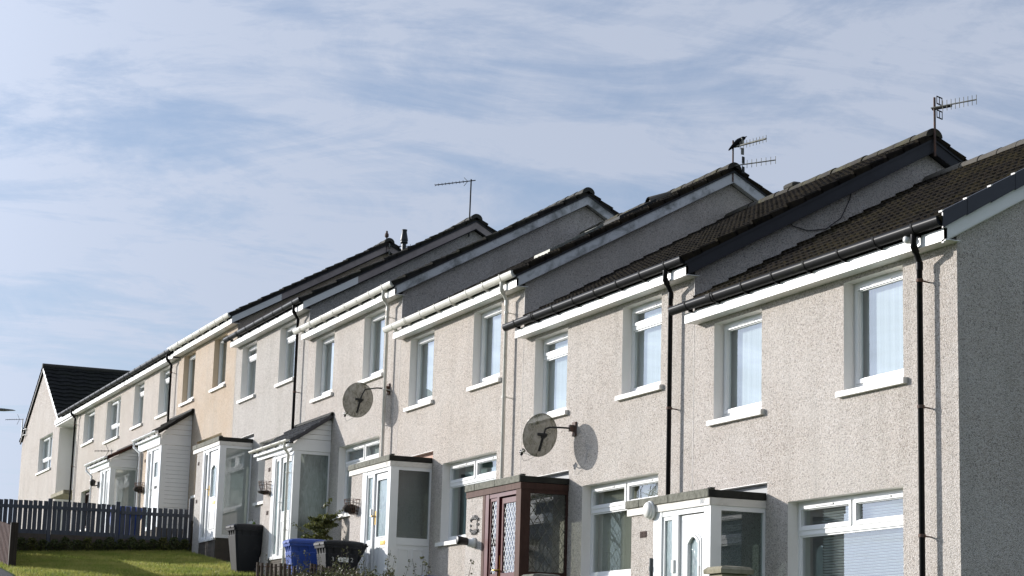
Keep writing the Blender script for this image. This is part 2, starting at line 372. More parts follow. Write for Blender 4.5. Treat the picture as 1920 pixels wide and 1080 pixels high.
# cloud-plane axes: 'across' runs roughly along the terrace skyline, 'deep' away from it
ac = wm('ADD', wm('MULTIPLY', cx, .24), wm('MULTIPLY', cy, .97)); de = wm('ADD', wm('MULTIPLY', cx, -.97), wm('MULTIPLY', cy, .24))
def cloud(sa, sb, off, det, rough, dist, lo, hi):
    cv_ = wn('ShaderNodeCombineXYZ'); nt.links.new(wm('MULTIPLY', ac, sa), cv_.inputs[0]); nt.links.new(wm('MULTIPLY', de, sb), cv_.inputs[1]); cv_.inputs[2].default_value = off
    n = wn('ShaderNodeTexNoise'); nt.links.new(cv_.outputs[0], n.inputs['Vector']); n.inputs['Scale'].default_value = 1
    n.inputs['Detail'].default_value = det; n.inputs['Roughness'].default_value = rough; n.inputs['Distortion'].default_value = dist
    mr = wn('ShaderNodeMapRange'); mr.interpolation_type = 'SMOOTHSTEP'; nt.links.new(n.outputs['Fac'], mr.inputs[0]); mr.inputs[1].default_value = lo; mr.inputs[2].default_value = hi
    return mr.outputs[0]
c1 = cloud(1.2, 1.9, 3.1, 10, .64, 1.0, .37, .64)       # broad sheets
c2 = cloud(2.2, 3.2, 7.7, 11, .70, 1.8, .38, .68)       # streaks
c3 = cloud(5.0, 2.2, 1.3, 9, .66, 1.6, .38, .74)       # fine fibres
mask = wm('ADD', wm('MULTIPLY', c1, .40), wm('ADD', wm('MULTIPLY', wm('MULTIPLY', c2, wm('MULTIPLY_ADD', c1, .7, .3)), .40), wm('MULTIPLY', c3, .13)))
# a veil that thickens towards the horizon, as real cirrostratus does
veil = wn('ShaderNodeMapRange'); nt.links.new(sep.outputs['Z'], veil.inputs[0]); veil.inputs[1].default_value = .0; veil.inputs[2].default_value = .26; veil.inputs[3].default_value = .80; veil.inputs[4].default_value = .40
mask = wm('MINIMUM', wm('ADD', mask, veil.outputs[0]), .93)
hs = wn('ShaderNodeMix'); hs.data_type = 'RGBA'; hs.blend_type = 'MULTIPLY'; hs.inputs[0].default_value = 1; nt.links.new(sky.outputs[0], hs.inputs[6]); hs.inputs[7].default_value = (.88, .97, 1.12, 1)
sdot = wn('ShaderNodeVectorMath', operation='DOT_PRODUCT'); nt.links.new(tc.outputs['Generated'], sdot.inputs[0]); sdot.inputs[1].default_value = tuple(-LD)
sc_ = wm('MAXIMUM', sdot.outputs['Value'], -1.0)
# thin cloud scatters forward: bright round the sun, dim on the far side of the sky
ph = wm('ADD', wm('MULTIPLY_ADD', sc_, .04, .92), wm('MULTIPLY', wm('POWER', wm('MAXIMUM', sc_, 0.0), 8.0), 4.6))
cc = wn('ShaderNodeMix'); cc.data_type = 'RGBA'; cc.blend_type = 'MULTIPLY'; cc.inputs[0].default_value = 1; cc.inputs[6].default_value = (CLOUD[0], CLOUD[1], CLOUD[2], 1)
cv = wn('ShaderNodeCombineColor'); [nt.links.new(ph, cv.inputs[k]) for k in range(3)]; nt.links.new(cv.outputs[0], cc.inputs[7])
mx = wn('ShaderNodeMix'); mx.data_type = 'RGBA'; nt.links.new(mask, mx.inputs[0]); nt.links.new(hs.outputs[2], mx.inputs[6]); nt.links.new(cc.outputs[2], mx.inputs[7])
bg = wn('ShaderNodeBackground'); bg.inputs['Strength'].default_value = .1; nt.links.new(mx.outputs[2], bg.inputs[0])
wo = wn('ShaderNodeOutputWorld'); nt.links.new(bg.outputs[0], wo.inputs[0])
S.view_settings.view_transform = 'Standard'; S.view_settings.look = 'None'; S.view_settings.exposure = .20; S.view_settings.gamma = 1

# ------------------------------------------------------------------ terrain
TX = [(-400, 3.0), (-90, -1.0), (-60, -1.25), (-38, -1.45), (-31.6, -2.02), (-25.2, -2.77), (-21.2, -3.36), (-18, -3.47), (-13, -3.62), (-10.5, -4.2), (-7, -4.4), (-3, -5.0), (5, -5.6), (20, -6.1), (400, -9)]
def gz(x, y):
    for (a, za), (b, zb) in zip(TX, TX[1:]):
        if a <= x <= b: z = za + (zb - za) * (x - a) / (b - a); break
    else: z = TX[0][1] if x < TX[0][0] else TX[-1][1]
    if y < -1: z -= .055 * min(-1 - y, 8)
    return z
def sheet(name, xs, ys, dz, mat, kind='structure'):
    m = MB(); n = len(ys)
    for x in xs:
        for y in ys: m.v.append((x, y, gz(x, y) + dz))
    for i in range(len(xs) - 1):
        for j in range(n - 1): m.f.append((i * n + j, (i + 1) * n + j, (i + 1) * n + j + 1, i * n + j + 1)); m.sm.append(True)
    o = m.build(name, mat); o['kind'] = kind; return o
xs = sorted({-400, -250, -150, 20, 25, 32, 60, 120, 250, 400} | {-90 + 2 * k for k in range(56)} | {t[0] for t in TX})
sheet('ground', xs, [-400, -120, -60, -30, -16, -14, -12, -9, -7, -5, -3, -1, 0, 3, 8, 20, 60, 150, 400], 0, 'lawnbase')
xr_ = [x for x in xs if -150 <= x <= 60]
sheet('pavement', xr_, [-8.2, -7, -6.1], .03, 'asphalt')
sheet('road', xr_, [-15.2, -14, -12, -10, -8.2], .012, 'asphalt')
k = MB()
for a, b in zip(xr_, xr_[1:]):
    for lo, hi, y0, y1 in ((-.05, .10, -8.35, -8.2),):
        za, zb = gz(a, -8.3), gz(b, -8.3)
        k.faces([(a, y0, za + lo), (b, y0, zb + lo), (b, y1, zb + lo), (a, y1, za + lo), (a, y0, za + hi), (b, y0, zb + hi), (b, y1, zb + hi), (a, y1, za + hi)],
                [(4, 5, 6, 7), (0, 1, 5, 4), (3, 7, 6, 2)])
k.build('kerb', 'concrete')['kind'] = 'structure'

# ------------------------------------------------------------------ house builder
ZB = -5.05; TP = .56; D = 3.863; GL = .345; TIL = .30
OX = [0, -6.185, -12.28, -18.44, -24.65, -30.82, -37.0, -43.3]
ST = [0, .677, 1.549, 2.425, 3.12, 3.736, 3.70, 3.70]
HOFF = (0, 0, -ZB)
def HM(): return MB(HOFF)

def wall_with_holes(m, x0, x1, z0, z1, y, holes):
    xs = sorted({x0, x1} | {h[0] for h in holes} | {h[1] for h in holes}); zs = sorted({z0, z1} | {h[2] for h in holes} | {h[3] for h in holes})
    xs = [x for x in xs if x0 <= x <= x1]
    for a, b in zip(xs, xs[1:]):
        for c, e in zip(zs, zs[1:]):
            mx_, mz_ = (a + b) / 2, (c + e) / 2
            if any(h[0] < mx_ < h[1] and h[2] < mz_ < h[3] for h in holes): continue
            m.quad((a, y, c), (b, y, c), (b, y, e), (a, y, e))

def add_tiles(m, x0, x1, y0, z0, y1, z1, gauge=.31, roll=.15, rh=.026, step=.030, half=True):
    """courses of interlocking tiles from the eaves line (y0,z0) up to (y1,z1)"""
    L = math.hypot(y1 - y0, z1 - z0); n = max(1, round(L / gauge)); dy, dz = (y1 - y0) / L, (z1 - z0) / L
    ny, nz = -dz, dy
    if nz < 0: ny, nz = -ny, -nz
    prof = [(0, 0), (.18, .15), (.34, .85), (.5, 1), (.66, .85), (.82, .15)]
    for c in range(n):
        a, b = L * c / n, L * (c + 1) / n + .02; sh = (roll / 2 if c % 2 else 0)
        x = x0 - roll + sh; P = []
        while x < x1 + roll:
            for px, ph in prof:
                q = x + px * roll
                if x0 <= q <= x1: P.append((q, ph * rh))
            x += roll
        P = [(x0, 0)] + P + [(x1, 0.0)]
        jit = [random.uniform(-.003, .003) for _ in P]
        tail = []; back = []; nose = []
        for (q, h), j in zip(P, jit):
            ht = step + h + j
            tail.append((q, y0 + dy * a + ny * ht, z0 + dz * a + nz * ht))
            nose.append((q, y0 + dy * a + ny * (h * .4 - .006), z0 + dz * a + nz * (h * .4 - .006)))
            back.append((q, y0 + dy * b + ny * h, z0 + dz * b + nz * h))
        k = len(P); vs = nose + tail + back; fs = []
        for i in range(k - 1):
            fs.append((i, i + 1, k + i + 1, k + i)); fs.append((k + i, k + i + 1, 2 * k + i + 1, 2 * k + i))
        m.faces(vs, fs)
        for e in (0, k - 1):   # the cut edge seen along the verge
            t, bk = tail[e], back[e]
            m.quad(t, bk, (bk[0], bk[1] - ny * .05, bk[2] - nz * .05), (t[0], t[1] - ny * .075, t[2] - nz * .075))

def tube_part(name, pts, r, mat, parent, n=8):
    m = HM(); m.tube(pts, r, n); return m.build(name, mat, parent)

def make_gutter(root, x0, x1, yc, zt, mat, r=.058, nbr=8, outlet=None, wall_y=-.2, dep_=None):
    m = HM(); n = 9; R_ = r; ri = r - .006
    DZ = dep_ if dep_ else R_
    prof = [(yc + R_ * math.cos(PI + PI * k / n), zt + DZ * math.sin(PI + PI * k / n)) for k in range(n + 1)]
    inn = [(yc + ri * math.cos(PI + PI * k / n), zt + (DZ - .006) * math.sin(PI + PI * k / n)) for k in range(n, -1, -1)]
    loop = prof + inn; k = len(loop)
    vs = [(x0, *p) for p in loop] + [(x1, *p) for p in loop]
    m.faces(vs, [(i, (i + 1) % k, k + (i + 1) % k, k + i) for i in range(k)], True)
    for x in (x0, x1):
        m.faces([(x, *p) for p in prof], [tuple(range(n + 1))])
    # a union joint
    for ux in (x0 + (x1 - x0) * .18,):
        pr = [(yc + (R_ + .008) * math.cos(PI + PI * j / n), zt + (DZ + .008) * math.sin(PI + PI * j / n)) for j in range(n + 1)]
        m.faces([(ux - .06, *p) for p in pr] + [(ux + .06, *p) for p in pr], [(i, i + 1, n + 2 + i, n + 1 + i) for i in range(n)], True)
        for xx in (ux - .06, ux + .06):
            pr2 = prof; m.faces([(xx, *p) for p in pr] + [(xx, *p) for p in pr2], [(i, i + 1, n + 2 + i, n + 1 + i) for i in range(n)])
    g = m.build('gutter', mat, root)
    b = HM(); pr = [(yc + (R_ + .007) * math.cos(PI + PI * j / n), zt + (DZ + .007) * math.sin(PI + PI * j / n)) for j in range(n + 1)]
    pr = [(yc - R_ - .012, zt + .012)] + pr + [(yc + R_ + .012, zt + .012)]
    q = len(pr); b.faces([(-.017, *p) for p in pr] + [(.017, *p) for p in pr], [(i, i + 1, q + i + 1, q + i) for i in range(q - 1)], True)
    pin = [(p[0] * .93 + yc * .07, p[1] * .93 + zt * .07) for p in pr]
    for xx in (-.017, .017): b.faces([(xx, *p) for p in pr] + [(xx, *p) for p in pin], [(i, i + 1, q + i + 1, q + i) for i in range(q - 1)])
    b.prism([(yc, zt - DZ - .02), (wall_y, zt - DZ - .03), (wall_y, zt - .02), (yc + R_ * .8, zt - DZ * .6)], 'x', -.012, .012)
    first = None
    for j in range(nbr):
        bx = x0 + .1 + (x1 - x0 - .2) * (j + .5) / nbr
        if first is None: first = b.build('gutter_bracket', mat, g); first.location = (bx, 0, 0)
        else: dup(first, (bx, 0, 0), parent=g)
    return g

def make_pipe(root, pts, mat, clips, r=.034, wall_y=0.0, xw=None):
    m = HM(); m.tube(pts, r, 10)
    for a in range(1, len(pts) - 1): # socket collars
        p = Vector(pts[a]); q = Vector(pts[a + 1]); e = p + (q - p).normalized() * .09
        m.tube([p, e], r + .007, 10)
    g = m.build('downpipe', mat, root)
    x, y = pts[-1][0], pts[-1][1]
    c = HM(); c.tube([(0, 0, -.018), (0, 0, .018)], r + .008, 10); c.tube([(0, 0, 0), (.0, wall_y - y, -.01)], .009, 6); c.tube([(r + .012, .01, 0), (-r - .012, .01, 0)], .012, 6)
    c.off = (0, 0, 0); first = None
    for z in clips:
        loc = (x, y, z - ZB)
        if first is None: first = c.build('pipe_clip', 'rust' if mat == 'blackpvc' else mat, g); first.location = loc
        else: dup(first, loc, parent=g)
    return g

def folds(m, x0, x1, z0, z1, y, amp=.025, wl=.11, n=None):
    n = n or max(12, int((x1 - x0) / .02)); P = []
    ph = random.random() * 6
    for i in range(n + 1):
        x = x0 + (x1 - x0) * i / n; P.append((x, y + amp * math.sin(2 * PI * x / wl + ph) * (.6 + .4 * math.sin(x * 7))))
    vs = [(px, py, z0) for px, py in P] + [(px, py, z1) for px, py in P]
    m.faces(vs, [(i, i + 1, n + 2 + i, n + 1 + i) for i in range(n)], True)

def make_window(root, x0, x1, z0, z1, style, cover='net', revmat='smooth', frame='pvc', dep=.15, open_left=.0):
    """opening x0..x1, z0..z1 in house coordinates"""
    y = dep; m = HM(); fw = .05; cells = []
    m.box(x0, x0 + fw, y, y + .07, z0 + .03, z1); m.box(x1 - fw, x1, y, y + .07, z0 + .03, z1)
    m.box(x0 + fw, x1 - fw, y, y + .07, z1 - fw, z1); m.box(x0 + fw, x1 - fw, y, y + .07, z0 + .03, z0 + .03 + fw)
    m.prism([(y - .085, z0 + .002), (y + .02, z0 + .002), (y + .02, z0 + .034), (y - .085, z0 + .018)], 'x', x0 + .004, x1 - .004)     # plastic sub-sill
    a, b, c, e = x0 + fw, x1 - fw, z0 + .03 + fw, z1 - fw
    if style == 'single': cells = [(a, b, c, e, 1)]
    elif style == 'fixed': cells = [(a, b, c, e, 0)]
    elif style == 'top':
        t = e - .27; m.box(a, b, y - .006, y + .066, t - .03, t + .03); cells = [(a, b, c, t - .03, 0), (a, b, t + .03, e, 1)]
    elif style == 'two_top':
        t = e - .34; mid = (a + b) / 2; m.box(a, b, y - .006, y + .066, t - .03, t + .03); m.box(mid - .03, mid + .03, y - .004, y + .066, t + .03, e)
        cells = [(a, b, c, t - .03, 0), (a, mid - .03, t + .03, e, 1), (mid + .03, b, t + .03, e, 1)]
    elif style == 'four':
        t = c + .36; mid = (a + b) / 2; m.box(a, b, y - .006, y + .066, t - .03, t + .03); m.box(mid - .03, mid + .03, y - .004, y + .066, t + .03, e); m.box(mid - .03, mid + .03, y - .004, y + .066, c, t - .03)
        cells = [(a, mid - .03, c, t - .03, 0), (mid + .03, b, c, t - .03, 0), (a, mid - .03, t + .03, e, 1), (mid + .03, b, t + .03, e, 0)]
    elif style == 'pair':
        mid = (a + b) / 2; m.box(mid - .03, mid + .03, y - .004, y + .066, c, e); cells = [(a, mid - .03, c, e, 1), (mid + .03, b, c, e, 1)]
    vents = []; panes = []
    for (p, q, s_, t_, cas) in cells:
        w = .048 if cas else .022; yy = y - .018 if cas else y + .012
        m.box(p, p + w, yy, y + .06, s_, t_); m.box(q - w, q, yy, y + .06, s_, t_); m.box(p + w, q - w, yy, y + .06, t_ - w, t_); m.box(p + w, q - w, yy, y + .06, s_, s_ + w)
        # glazing bead
        if cas:
            for (u0_, u1_, w0_, w1_) in ((p + w, p + w + .012, s_ + w, t_ - w), (q - w - .012, q - w, s_ + w, t_ - w), (p + w + .012, q - w - .012, s_ + w, s_ + w + .012), (p + w + .012, q - w - .012, t_ - w - .012, t_ - w)):
                m.box(u0_, u1_, y + .004, y + .05, w0_, w1_)
            vents.append(((p + q) / 2, t_ - w / 2 + .004, min(.42, (q - p) * .5), yy))
        panes.append((p + w, q - w, s_ + w, t_ - w))
    win = m.build('window', frame, root)
    g = HM()
    for p, q, s_, t_ in panes: g.quad((p, y + .03, s_), (q, y + .03, s_), (q, y + .03, t_), (p, y + .03, t_))
    g.build('pane', 'glass', win)
    if vents and frame == 'pvc':
        for cx_, vz, ln, yy in vents:
            v = HM(); v.prism([(yy - .014, vz - .010), (yy, vz - .012), (yy, vz + .012), (yy - .014, vz + .006)], 'x', cx_ - ln / 2, cx_ + ln / 2); v.build('trickle_vent', frame, win)
    s_ = HM(); s_.prism([(-.062, z0 - .082), (y - .087, z0 - .082), (y - .087, z0 - .002), (-.062, z0 - .014)], 'x', x0 - .10, x1 + .085)
    s_.build('sill', 'sillpaint', win)
    rv_ = HM(); yb = .0
    rv_.quad((x0, 0, z0), (x0, y, z0), (x0, y, z1), (x0, 0, z1)); rv_.quad((x1, 0, z0), (x1, 0, z1), (x1, y, z1), (x1, y, z0))
    rv_.quad((x0, 0, z1), (x0, y, z1), (x1, y, z1), (x1, 0, z1)); rv_.quad((x0, 0, z0), (x1, 0, z0), (x1, y, z0), (x0, y, z0))
    rv_.build('reveal', revmat, win)
    iv = HM(); ye = y + .17
    a, b, c, e = x0 + .004, x1 - .004, z0 + .004, z1 - .004
    iv.quad((a, y + .07, c), (a, ye, c), (a, ye, e), (a, y + .07, e)); iv.quad((b, y + .07, c), (b, y + .07, e), (b, ye, e), (b, ye, c))
    iv.quad((a, y + .07, e), (a, ye, e), (b, ye, e), (b, y + .07, e)); iv.quad((a, y + .07, c), (b, y + .07, c), (b, ye, c), (a, ye, c))
    # the room behind
    X0, X1, Z0, Z1, Y1 = x0 - .9, x1 + .9, z0 - .7, z1 + .35, ye + 2.2
    iv.build('inner_reveal', 'innerwall', win)
    rm = HM()
    rm.quad((X0, ye, Z0), (X0, Y1, Z0), (X0, Y1, Z1), (X0, ye, Z1)); rm.quad((X1, ye, Z0), (X1, ye, Z1), (X1, Y1, Z1), (X1, Y1, Z0))
    rm.quad((X0, Y1, Z0), (X1, Y1, Z0), (X1, Y1, Z1), (X0, Y1, Z1)); rm.quad((X0, ye, Z1), (X0, Y1, Z1), (X1, Y1, Z1), (X1, ye, Z1)); rm.quad((X0, ye, Z0), (X1, ye, Z0), (X1, Y1, Z0), (X0, Y1, Z0))
    rm.build('room', 'room', win)
    if cover == 'net':
        cu = HM(); folds(cu, x0 + .02, x1 - .02, z0 + .05, z1 - .02, ye - .062, .003, .16); cu.build('net_curtain', 'net', win)
    elif cover == 'grey':
        cu = HM(); folds(cu, x0 + .02, x1 - .02, z0 + .05, z1 - .02, ye - .05, .016, .12); cu.build('curtain', 'curtain_grey', win)
    elif cover == 'teal':
        cu = HM(); folds(cu, x0 + .30, x1 - .02, z0 + .05, z1 - .02, ye + .0, .010, .07); cu.build('voile', 'curtain_teal', win)
    elif cover == 'vertical':
        cu = HM(); xx = x0 + .03
        while xx < x1 - .08:
            cu.quad((xx, ye - .05, z0 + .06), (xx + .085, ye - .01, z0 + .06), (xx + .085, ye - .01, z1 - .04), (xx, ye - .05, z1 - .04)); xx += .088
        cu.build('vertical_blind', 'vblind', win)
    elif cover == 'venetian':
        cu = HM(); zz_ = z0 + .06
        while zz_ < z1 - .05:
            cu.prism([(ye - .075, zz_ + .004), (ye - .060, zz_ - .002), (ye - .047, zz_ - .012), (ye - .047, zz_ - .010), (ye - .060, zz_), (ye - .075, zz_ + .006)], 'x', x0 + .42, x1 - .02); zz_ += .034
        cu.build('venetian_blind', 'blind', win)
    return win

def make_house(i, label, wallmat, tile, gutmat, barge, wins, porch_flash=None, xl=None, gx=0.0, verge=.14, ridge='ridge_dark', cat='house', tilehi=True, name='terraced_house', gl=None, brk=8):
    root = thing(name, label, cat, (OX[i], 0, ST[i] + ZB), 'houses of the stepped terrace')
    xl = xl if xl is not None else OX[i + 1] - OX[i]
    rev = 'smooth_o' if wallmat == 'orange' else 'smooth'
    holes = [(w[0], w[1], w[2], w[3]) for w in wins]
    fl = None
    if porch_flash: fl = (-5.9, -4.14, -2.56, -2.41); holes.append(fl)
    m = HM(); wall_with_holes(m, xl, gx, -6.2, .06, 0, holes); m.build('front_wall', wallmat, root)
    if fl:
        f = HM(); a, b, c, e = fl; f.quad((a, .10, c), (b, .10, c), (b, .10, e), (a, .10, e)); f.quad((b, 0, c), (b, 0, e), (b, .10, e), (b, .10, c)); f.quad((a, 0, c), (a, .10, c), (a, .10, e), (a, 0, e)); f.build('flashing', porch_flash, root)
        f = HM(); f.box(a, b, -.004, .10, e, e + .008); f.build('render_stop', 'sillpaint', root)
    # gables and rear
    gp = [(.001, -6.2), (.001, 0.02), (D, .02 + TP * D), (2 * D, .02), (2 * D, -6.2)]
    m = HM(); m.prism(gp, 'x', gx - .22, gx); m.build('gable_wall', wallmat, root)
    m = HM(); m.quad((xl, 2 * D, -6.2), (xl, 2 * D, .02), (gx, 2 * D, .02), (gx, 2 * D, -6.2)); m.quad((xl, .02, -.02), (gx, .02, -.02), (gx, 2 * D, -.02), (xl, 2 * D, -.02)); m.build('rear_wall', wallmat, root)
    # roof
    m = HM(); ye, zc = -.285, TIL - TP * .285
    add_tiles(m, xl + .004, gx + verge, ye, zc, D, TIL + TP * D, roll=.14 if tilehi else .3)
    add_tiles(m, xl + .004, gx + verge, 2 * D + .25, TIL - TP * .25, D, TIL + TP * D, roll=.6)
    rf = m.build('roof', tile, root)
    m = HM(); x = gx + verge; zr = TIL + TP * D - .045
    while x > xl + .05:
        x2 = max(xl, x - .45); n = 10; rr = [.135, .128]
        ring = lambda xx, r_: [(xx, D + r_ * math.cos(PI * k / n) * 1.05, zr + r_ * math.sin(PI * k / n)) for k in range(n + 1)]
        j = random.uniform(-.006, .006); A = ring(x, .137 + j); B = ring(x2 - .02, .127 + j)
        m.faces(A + B, [(k, k + 1, n + 2 + k, n + 1 + k) for k in range(n)], True); m.faces(A, [tuple(range(n + 1))]); x = x2
    m.build('ridge_tiles', ridge, rf)
    # undercloak strip that closes the tile edge over the barge board
    def slopeband(m, z0, z1, xa, xb, ya=-.2, yb=2 * D + .2):
        m.prism([(ya, z0 + TP * ya), (D, z0 + TP * D), (yb, z0 + TP * (2 * D - yb)), (yb, z1 + TP * (2 * D - yb)), (D, z1 + TP * D), (ya, z1 + TP * ya)], 'x', xa, xb)
    if barge:
        bm = HM(); slopeband(bm, .045, .205, gx + verge - .065, gx + verge - .03); bm.build('barge_board', barge, root)
        bm = HM(); slopeband(bm, .206, .262, gx - .05, gx + verge - .012, -.24, 2 * D + .2); bm.build('undercloak', 'barge_black' if barge != 'fascia' else 'felt', root)
        bm = HM(); slopeband(bm, .030, .044, gx + .002, gx + verge - .032); bm.build('verge_soffit', barge if barge != 'barge_pink' else 'barge_black', root)
    # eaves
    m = HM(); m.box(xl + .09, gx + verge - .03, -.2, -.178, -.075, .06); m.box(xl + .09, gx + verge - .03, -.177, -.0015, -.072, -.064)
    fa = m.build('fascia', 'fascia', root)
    make_gutter(root, xl - .17 if gl is None else gl, gx + verge - .02, -.268, .178, gutmat, r=.064, nbr=brk, dep_=.108)
    for w in wins: make_window(root, *w[:6], revmat=rev, frame=w[6] if len(w) > 6 else 'pvc')
    return root

UR = (-2.30, -1.02, -1.445, -.13); UL = (-5.60, -4.30, -1.445, -.13); GW = (-3.62, -1.05, -4.10, -2.69)
HS = {}
HS['A'] = make_house(0, 'end terraced house nearest the camera, cream pebbledash with mossy brown roof and shaded gable end', 'cream', 'tile_moss', 'blackpvc', 'fascia',
    [(*UR, 'single', 'net'), (*UL, 'single', 'net'), (*GW, 'two_top', 'venetian')], 'flash', xl=-6.185, gx=.055, verge=.11, ridge='ridge_pale')
HS['B'] = make_house(1, 'cream pebbledash terraced house with brown timber porch and black barge boards', 'cream_b', 'tile_brown', 'blackpvc', 'barge_black',
    [(*UR, 'top', 'net'), (*UL, 'top', 'net'), (*GW, 'two_top', 'vertical')], 'flash', ridge='ridge_moss', verge=.17)
HS['C'] = make_house(2, 'cream pebbledash terraced house with white gutter and roof windows, two aerials on its gable', 'cream_c', 'tile_brown', 'whitegutter', 'barge_stained',
    [(*UR, 'single', 'net'), (*UL, 'single', 'net'), (*GW, 'two_top', 'teal')], 'flash_pink', ridge='ridge_moss', verge=.16)
HS['D'] = make_house(3, 'cream pebbledash terraced house with white gutter and grey tiled lean-to porch', 'cream', 'tile_dark', 'whitegutter', 'barge_stained',
    [(*UR, 'single', 'grey'), (*UL, 'single', 'net'), (*GW, 'two_top', 'grey')], None, verge=.16, tilehi=False)
HS['E'] = make_house(4, 'pale grey pebbledash terraced house with black gutter, next to the peach one', 'grey', 'tile_dark', 'blackpvc', 'barge_pink',
    [(*UR, 'top', 'grey'), (*UL, 'top', 'grey'), (*GW, 'two_top', 'grey')], 'flash', verge=.16, tilehi=False)
HS['F'] = make_house(5, 'peach coloured pebbledash terraced house with white gutter', 'orange', 'tile_dark', 'whitegutter', 'barge_pink',
    [(*UR, 'single', 'grey'), (*UL, 'single', 'grey'), (*GW, 'two_top', 'grey')], None, verge=.16, tilehi=False)
HS['G'] = make_house(6, 'cream terraced house beside the peach one, with red-brown tiled porch verge', 'cream_c', 'tile_dark', 'blackpvc', None,
    [(*UR, 'top', 'grey'), (-5.60, -4.30, -1.42, -.13, 'top', 'grey'), (*GW, 'two_top', 'grey')], None, verge=.05, tilehi=False, gl=-6.3)
HS['K'] = make_house(7, 'cream terraced house farthest along the row, next to the gabled end house', 'cream_d', 'tile_dark', 'blackpvc', None,
    [(-3.3, -1.25, -1.47, -.2, 'four', 'grey'), (-7.05, -5.3, -1.2, -.15, 'single', 'grey'), (-6.72, -5.2, -4.1, -2.82, 'pair', 'grey', 'darkbrown')], None, xl=-8.32, verge=.0, tilehi=False, gl=-10.3, brk=12)

for ox_ in (-1.35, -4.65):
    m = HM()
    for k in range(9):
        a = 2 * PI * k / 8; c = (ox_ + (.05 * math.cos(a) if k < 8 else 0), .225, -1.22 + (.05 * math.sin(a) if k < 8 else 0))
        m.loft([[(c[0] + r_ * math.cos(2 * PI * j / 8), c[1] + .01 * q, c[2] + r_ * math.sin(2 * PI * j / 8)) for j in range(8)] for q, r_ in ((-1, .012), (0, .026), (1, .012))])
    m.tube([(ox_, .225, -1.27), (ox_, .225, -1.36)], .008, 6); m.loft([[(ox_ + r_ * math.cos(2 * PI * j / 10), .225 + r_ * math.sin(2 * PI * j / 10), z) for j in range(10)] for z, r_ in ((-1.37, .03), (-1.36, .03), (-1.35, .01))])
    m.build('window_ornament', 'whitepaint', HS['B'])
# barge board repairs in fresh white, verge caps
for kx in 'EF':
    m = HM(); m.prism([(-.205, .04 - TP * .205), (1.05, .04 + TP * 1.05), (1.05, .21 + TP * 1.05), (-.205, .21 - TP * .205)], 'x', .131, .139); m.build('barge_repair', 'fascia', HS[kx])
caps = HM(); n = 13; first = None
for k in range(n + 1):
    a = -.26 + k * .325; b = a + .345
    caps.prism([(a, .205 + TP * a - .015), (b, .205 + TP * b - .002), (b, .372 + TP * b), (a, .372 + TP * a + .014)], 'x', .155, .177 + .004 * (k % 2))
    caps.prism([(a, .372 + TP * a + .012), (b, .372 + TP * b + .002), (b, .380 + TP * b), (a, .388 + TP * a)], 'x', .095, .178)
caps.build('verge_cap', 'cap', HS['A'])
lip = HM()
for k in range(n + 1):
    a = -.26 + k * .325
    lip.prism([(a - .012, .383 + TP * a - .012), (a + .012, .386 + TP * a + .006), (a + .012, .389 + TP * a + .010), (a - .012, .392 + TP * a)], 'x', .11, .180)
lip.build('verge_cap_lip', 'smooth', HS['A'])
m = HM(); m.prism([(-.2, -.07 - .03), (D, .03 + TP * D), (D, .04 + TP * D), (-.2, -.06)], 'x', .057, .10); m.build('verge_trim', 'sillpaint', HS['A'])

# downpipes
def house_pipe(h, mat, x=-.49, dx=.1, zb=-6.0): 
    return make_pipe(HS[h], [(x + dx, -.268, .075), (x + dx, -.268, -.05), (x, -.125, -.21), (x, -.125, zb)], mat, [-.42, -1.855, -3.29, -4.6])
house_pipe('A', 'blackpvc'); house_pipe('B', 'blackpvc'); house_pipe('C', 'whitegutter'); house_pipe('D', 'whitegutter'); house_pipe('E', 'blackpvc')
house_pipe('G', 'blackpvc', -.40, .03); house_pipe('K', 'blackpvc', -8.05, .0)
# render joints at the house corners
for kx in 'BCDEF':
    m = HM(); m.box(-.006, .001, -.004, -.0005, -6, -.08); m.build('render_bead', 'smooth', HS[kx])
# loop of cable on house B's gable
m = HM(); P = [(.02, y, z) for y, z in [(2.55, 1.66), (2.5, 1.35), (2.35, 1.05), (2.1, .86), (1.8, .80), (1.55, .84), (1.42, .98), (1.36, 1.12)]]
m.tube(P, .007, 5); m.build('cable', 'blackplastic', HS['B'])
m = HM(); m.tube([(.02, .3 + .3 * t, .155 + .56 * .3 * (t + 1) - .13) for t in range(9)], .007, 5); m.build('cable', 'blackplastic', HS['E'])
# sensor on A's fascia
m = HM(); m.loft([[(-.53 + .045 * math.cos(a) * s, -.2 - d_, .045 + .05 * math.sin(a) * s) for a in [2 * PI * k / 12 for k in range(12)]] for d_, s in ((0, .8), (.03, 1), (.07, 1), (.1, .6))]); m.build('sensor', 'whitepaint', HS['A'])

